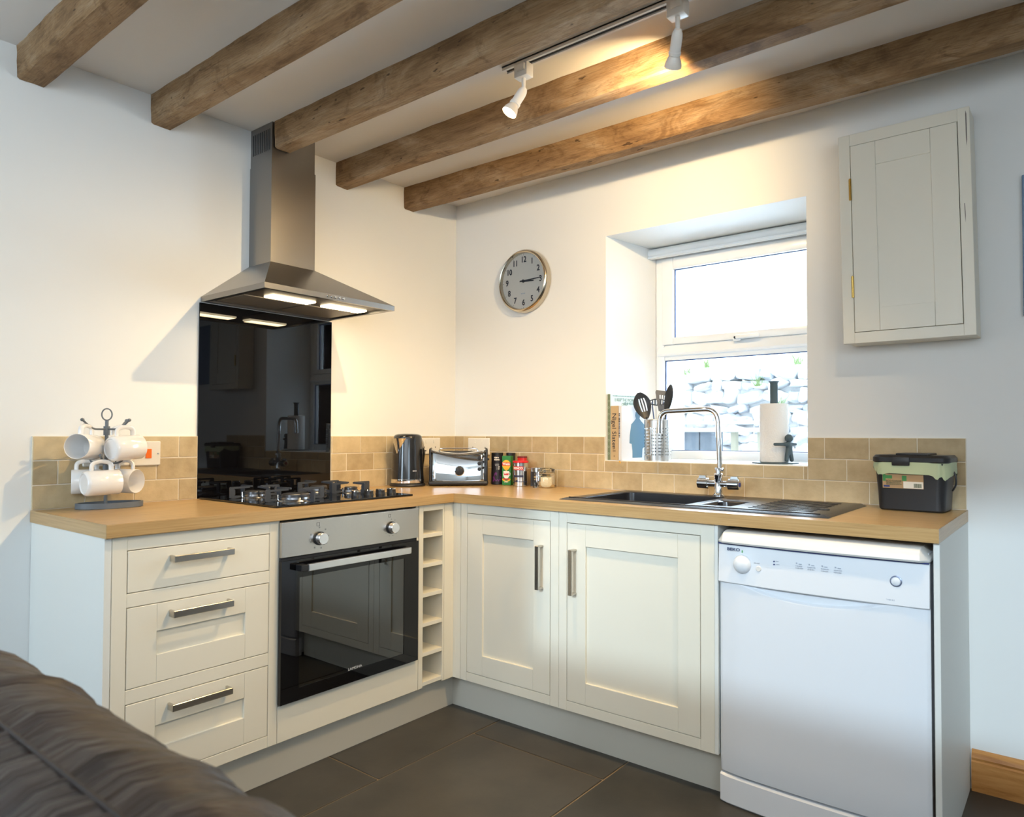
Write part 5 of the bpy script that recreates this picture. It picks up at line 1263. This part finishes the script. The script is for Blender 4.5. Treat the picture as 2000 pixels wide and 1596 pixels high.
m = MB(); text_mb('tall', .026, (.0215, -.0006, .052), (0, 0, -1), (1, 0, 0), mb=m, ext=.0003); text_mb('+', .02, (.0215, -.0006, .018), (0, 0, -1), (1, 0, 0), mb=m, ext=.0003); m.build('lettering', flat('brown_print', (.22, .15, .08), .6), s1, local=True)
whc = flat('white_cover', (.74, .76, .80), .35)
bk, s1, c1 = book('white cookbook with a figure in blue on its front cover', (1.0385, .006), .018, .185, .247, R(-12), whc, whc)
m = MB(); dashes(.13, .008, (.005, -.0003, .150), (0, 0, -1), (1, 0, 0), mb=m); m.build('lettering', MAT['ink'], s1, local=True)
m = MB(); X_ = .0183; fig = [(.060, .010), (.125, .010), (.128, .050), (.145, .060), (.150, .120), (.140, .160), (.118, .176), (.108, .186), (.112, .200), (.108, .216), (.095, .222), (.082, .216), (.078, .200), (.083, .186), (.072, .176), (.052, .160), (.042, .110), (.040, .075), (.055, .072), (.060, .040)]
m.bm.faces.new([m.bm.verts.new((X_, .012+p[0]*1.0, p[1]*1.02)) for p in fig]); m.build('cover_figure', flat('dusty_blue_print', (.10, .22, .33), .6), c1, local=True)
m = MB(); m.prism([(.0095, 0), (.016, -.0), (.019, -.010), (.014, -.012)], 0, .0008, 'x')
v = m.build('bookmark_ribbon', flat('orange_ribbon', (.75, .38, .03), .6), None); v.data.transform(Matrix.Translation((1.040, -.0088, oz0)) @ Matrix.Rotation(R(-90), 4, 'Z')); tag(v, 'orange ribbon tag hanging over the sill edge below the books', 'ribbon')

# ================================================================== sofa (foreground)
def leather():
    m_, t, b = new_mat('dark_brown_leather'); c = t.nodes.new('ShaderNodeTexCoord'); mp = t.nodes.new('ShaderNodeMapping'); mp.inputs['Scale'].default_value = (1.0, 5.0, 5.0); mp.inputs['Scale'].default_value = (14, 2.2, 2.2)
    n = t.nodes.new('ShaderNodeTexNoise'); n.inputs['Scale'].default_value = 1.6; n.inputs['Detail'].default_value = 3; n.inputs['Distortion'].default_value = 1.2
    n2 = t.nodes.new('ShaderNodeTexNoise'); n2.inputs['Scale'].default_value = 260; n2.inputs['Detail'].default_value = 3
    t.links.new(c.outputs['Object'], mp.inputs[0]); t.links.new(mp.outputs[0], n.inputs['Vector']); t.links.new(c.outputs['Object'], n2.inputs['Vector'])
    b1 = t.nodes.new('ShaderNodeBump'); b1.inputs['Strength'].default_value = .55; b1.inputs['Distance'].default_value = .03; b2 = t.nodes.new('ShaderNodeBump'); b2.inputs['Strength'].default_value = .12; b2.inputs['Distance'].default_value = .002
    t.links.new(n.outputs['Fac'], b1.inputs['Height']); t.links.new(n2.outputs['Fac'], b2.inputs['Height']); t.links.new(b1.outputs[0], b2.inputs['Normal']); t.links.new(b2.outputs[0], b.inputs['Normal'])
    r = t.nodes.new('ShaderNodeValToRGB'); r.color_ramp.elements[0].position = .3; r.color_ramp.elements[0].color = (.018, .011, .0085, 1); r.color_ramp.elements[1].position = .7; r.color_ramp.elements[1].color = (.042, .027, .021, 1)
    t.links.new(n.outputs['Fac'], r.inputs[0]); t.links.new(r.outputs[0], b.inputs['Base Color']); setp(b, Roughness=.42); return m_
MAT['leather'] = leather()
sf = thing('sofa', 'dark brown leather sofa in the foreground at lower left, seen from over its back', 'sofa', (2.1, -2.7, 0))
ycr, zcr, rcr = -2.392, .682, .145
def roll(x0, x1, name, yc, zc, rad, low=.12, endr=.10, n=110, wr=.0095, seam=False):
    m = MB(); rows = []
    for i in range(n+1):
        x = x0+(x1-x0)*i/n; e0 = min(1, (x-x0)/endr); e1 = min(1, (x1-x)/endr); s = math.sqrt(max(0.0, 1-(1-min(e0, e1))**2)); s = .25+.75*s
        r_ = []
        prof = [(.035, low), (rad*.62, low)]
        K = 22
        for k in range(K+1):
            a = R(-35+250*k/K); prof.append((rad*math.cos(a), zc+rad*math.sin(a)))
        prof += [(-rad*.62, low), (-.035, low)]
        for j, (py, pz) in enumerate(prof):
            f = s if pz > low+.01 else 1
            pz2 = low+(pz-low)*(1-(1-f)*.35); py2 = py*(.55+.45*f)
            wv = 0
            if pz > low+.01:
                wv = noise.noise(Vector((x*26+py*3, py*7, pz*6)))*wr + noise.noise(Vector((x*60, py*9+3, pz*8)))*wr*.35
                if seam: wv -= .008*math.exp(-((math.degrees(math.atan2(pz-zc, py))-101)/3.5)**2)
            d = Vector((0, py2, pz2-zc)); 
            if d.length > 1e-4: d = d.normalized()
            r_.append(m.bm.verts.new((x, yc+py2+d.y*wv, pz2+d.z*wv)))
        rows.append(r_)
    for a, b in zip(rows, rows[1:]):
        for k in range(len(a)): m.bm.faces.new([a[k], a[(k+1) % len(a)], b[(k+1) % len(a)], b[k]])
    m.bm.faces.new(rows[0]); m.bm.faces.new(rows[-1][::-1]); return m.build(name, MAT['leather'], sf, smooth=True)
roll(1.215, 3.25, 'backrest', ycr, zcr, rcr, seam=True)
m = MB(); loftr = []
m.box(1.02, 3.45, -3.30, -2.34, .10, .40, .03, 3); m.build('sofa_base', MAT['leather'], sf, smooth=True)
m = MB(); m.box(1.24, 2.24, -3.28, -2.50, .37, .50, .045, 4); m.box(2.25, 3.24, -3.28, -2.50, .37, .50, .045, 4); m.build('seat_cushion', MAT['leather'], sf, smooth=True)
for xa in (1.02, 3.25):
    m = MB(); m.box(xa, xa+.20, -3.32, -2.33, .10, .66, .07, 5); m.build('armrest', MAT['leather'], sf, smooth=True)
for xx in (1.08, 3.38):
    for yy in (-3.24, -2.42):
        m = MB(); m.cyl((xx, yy, 0), (xx, yy, .105), .022, .028, 16); m.build('leg', MAT['black_matt'], sf, smooth=True)
m = MB(); a = R(101); pth = [(1.26+1.95*k/60, ycr+(rcr-.006)*math.cos(a), zcr+(rcr-.006)*math.sin(a)) for k in range(61)]; m.tube(pth, .003, 6); m.build('seam', flat('dark_leather_seam', (.02, .012, .01), .5), sf, smooth=True)
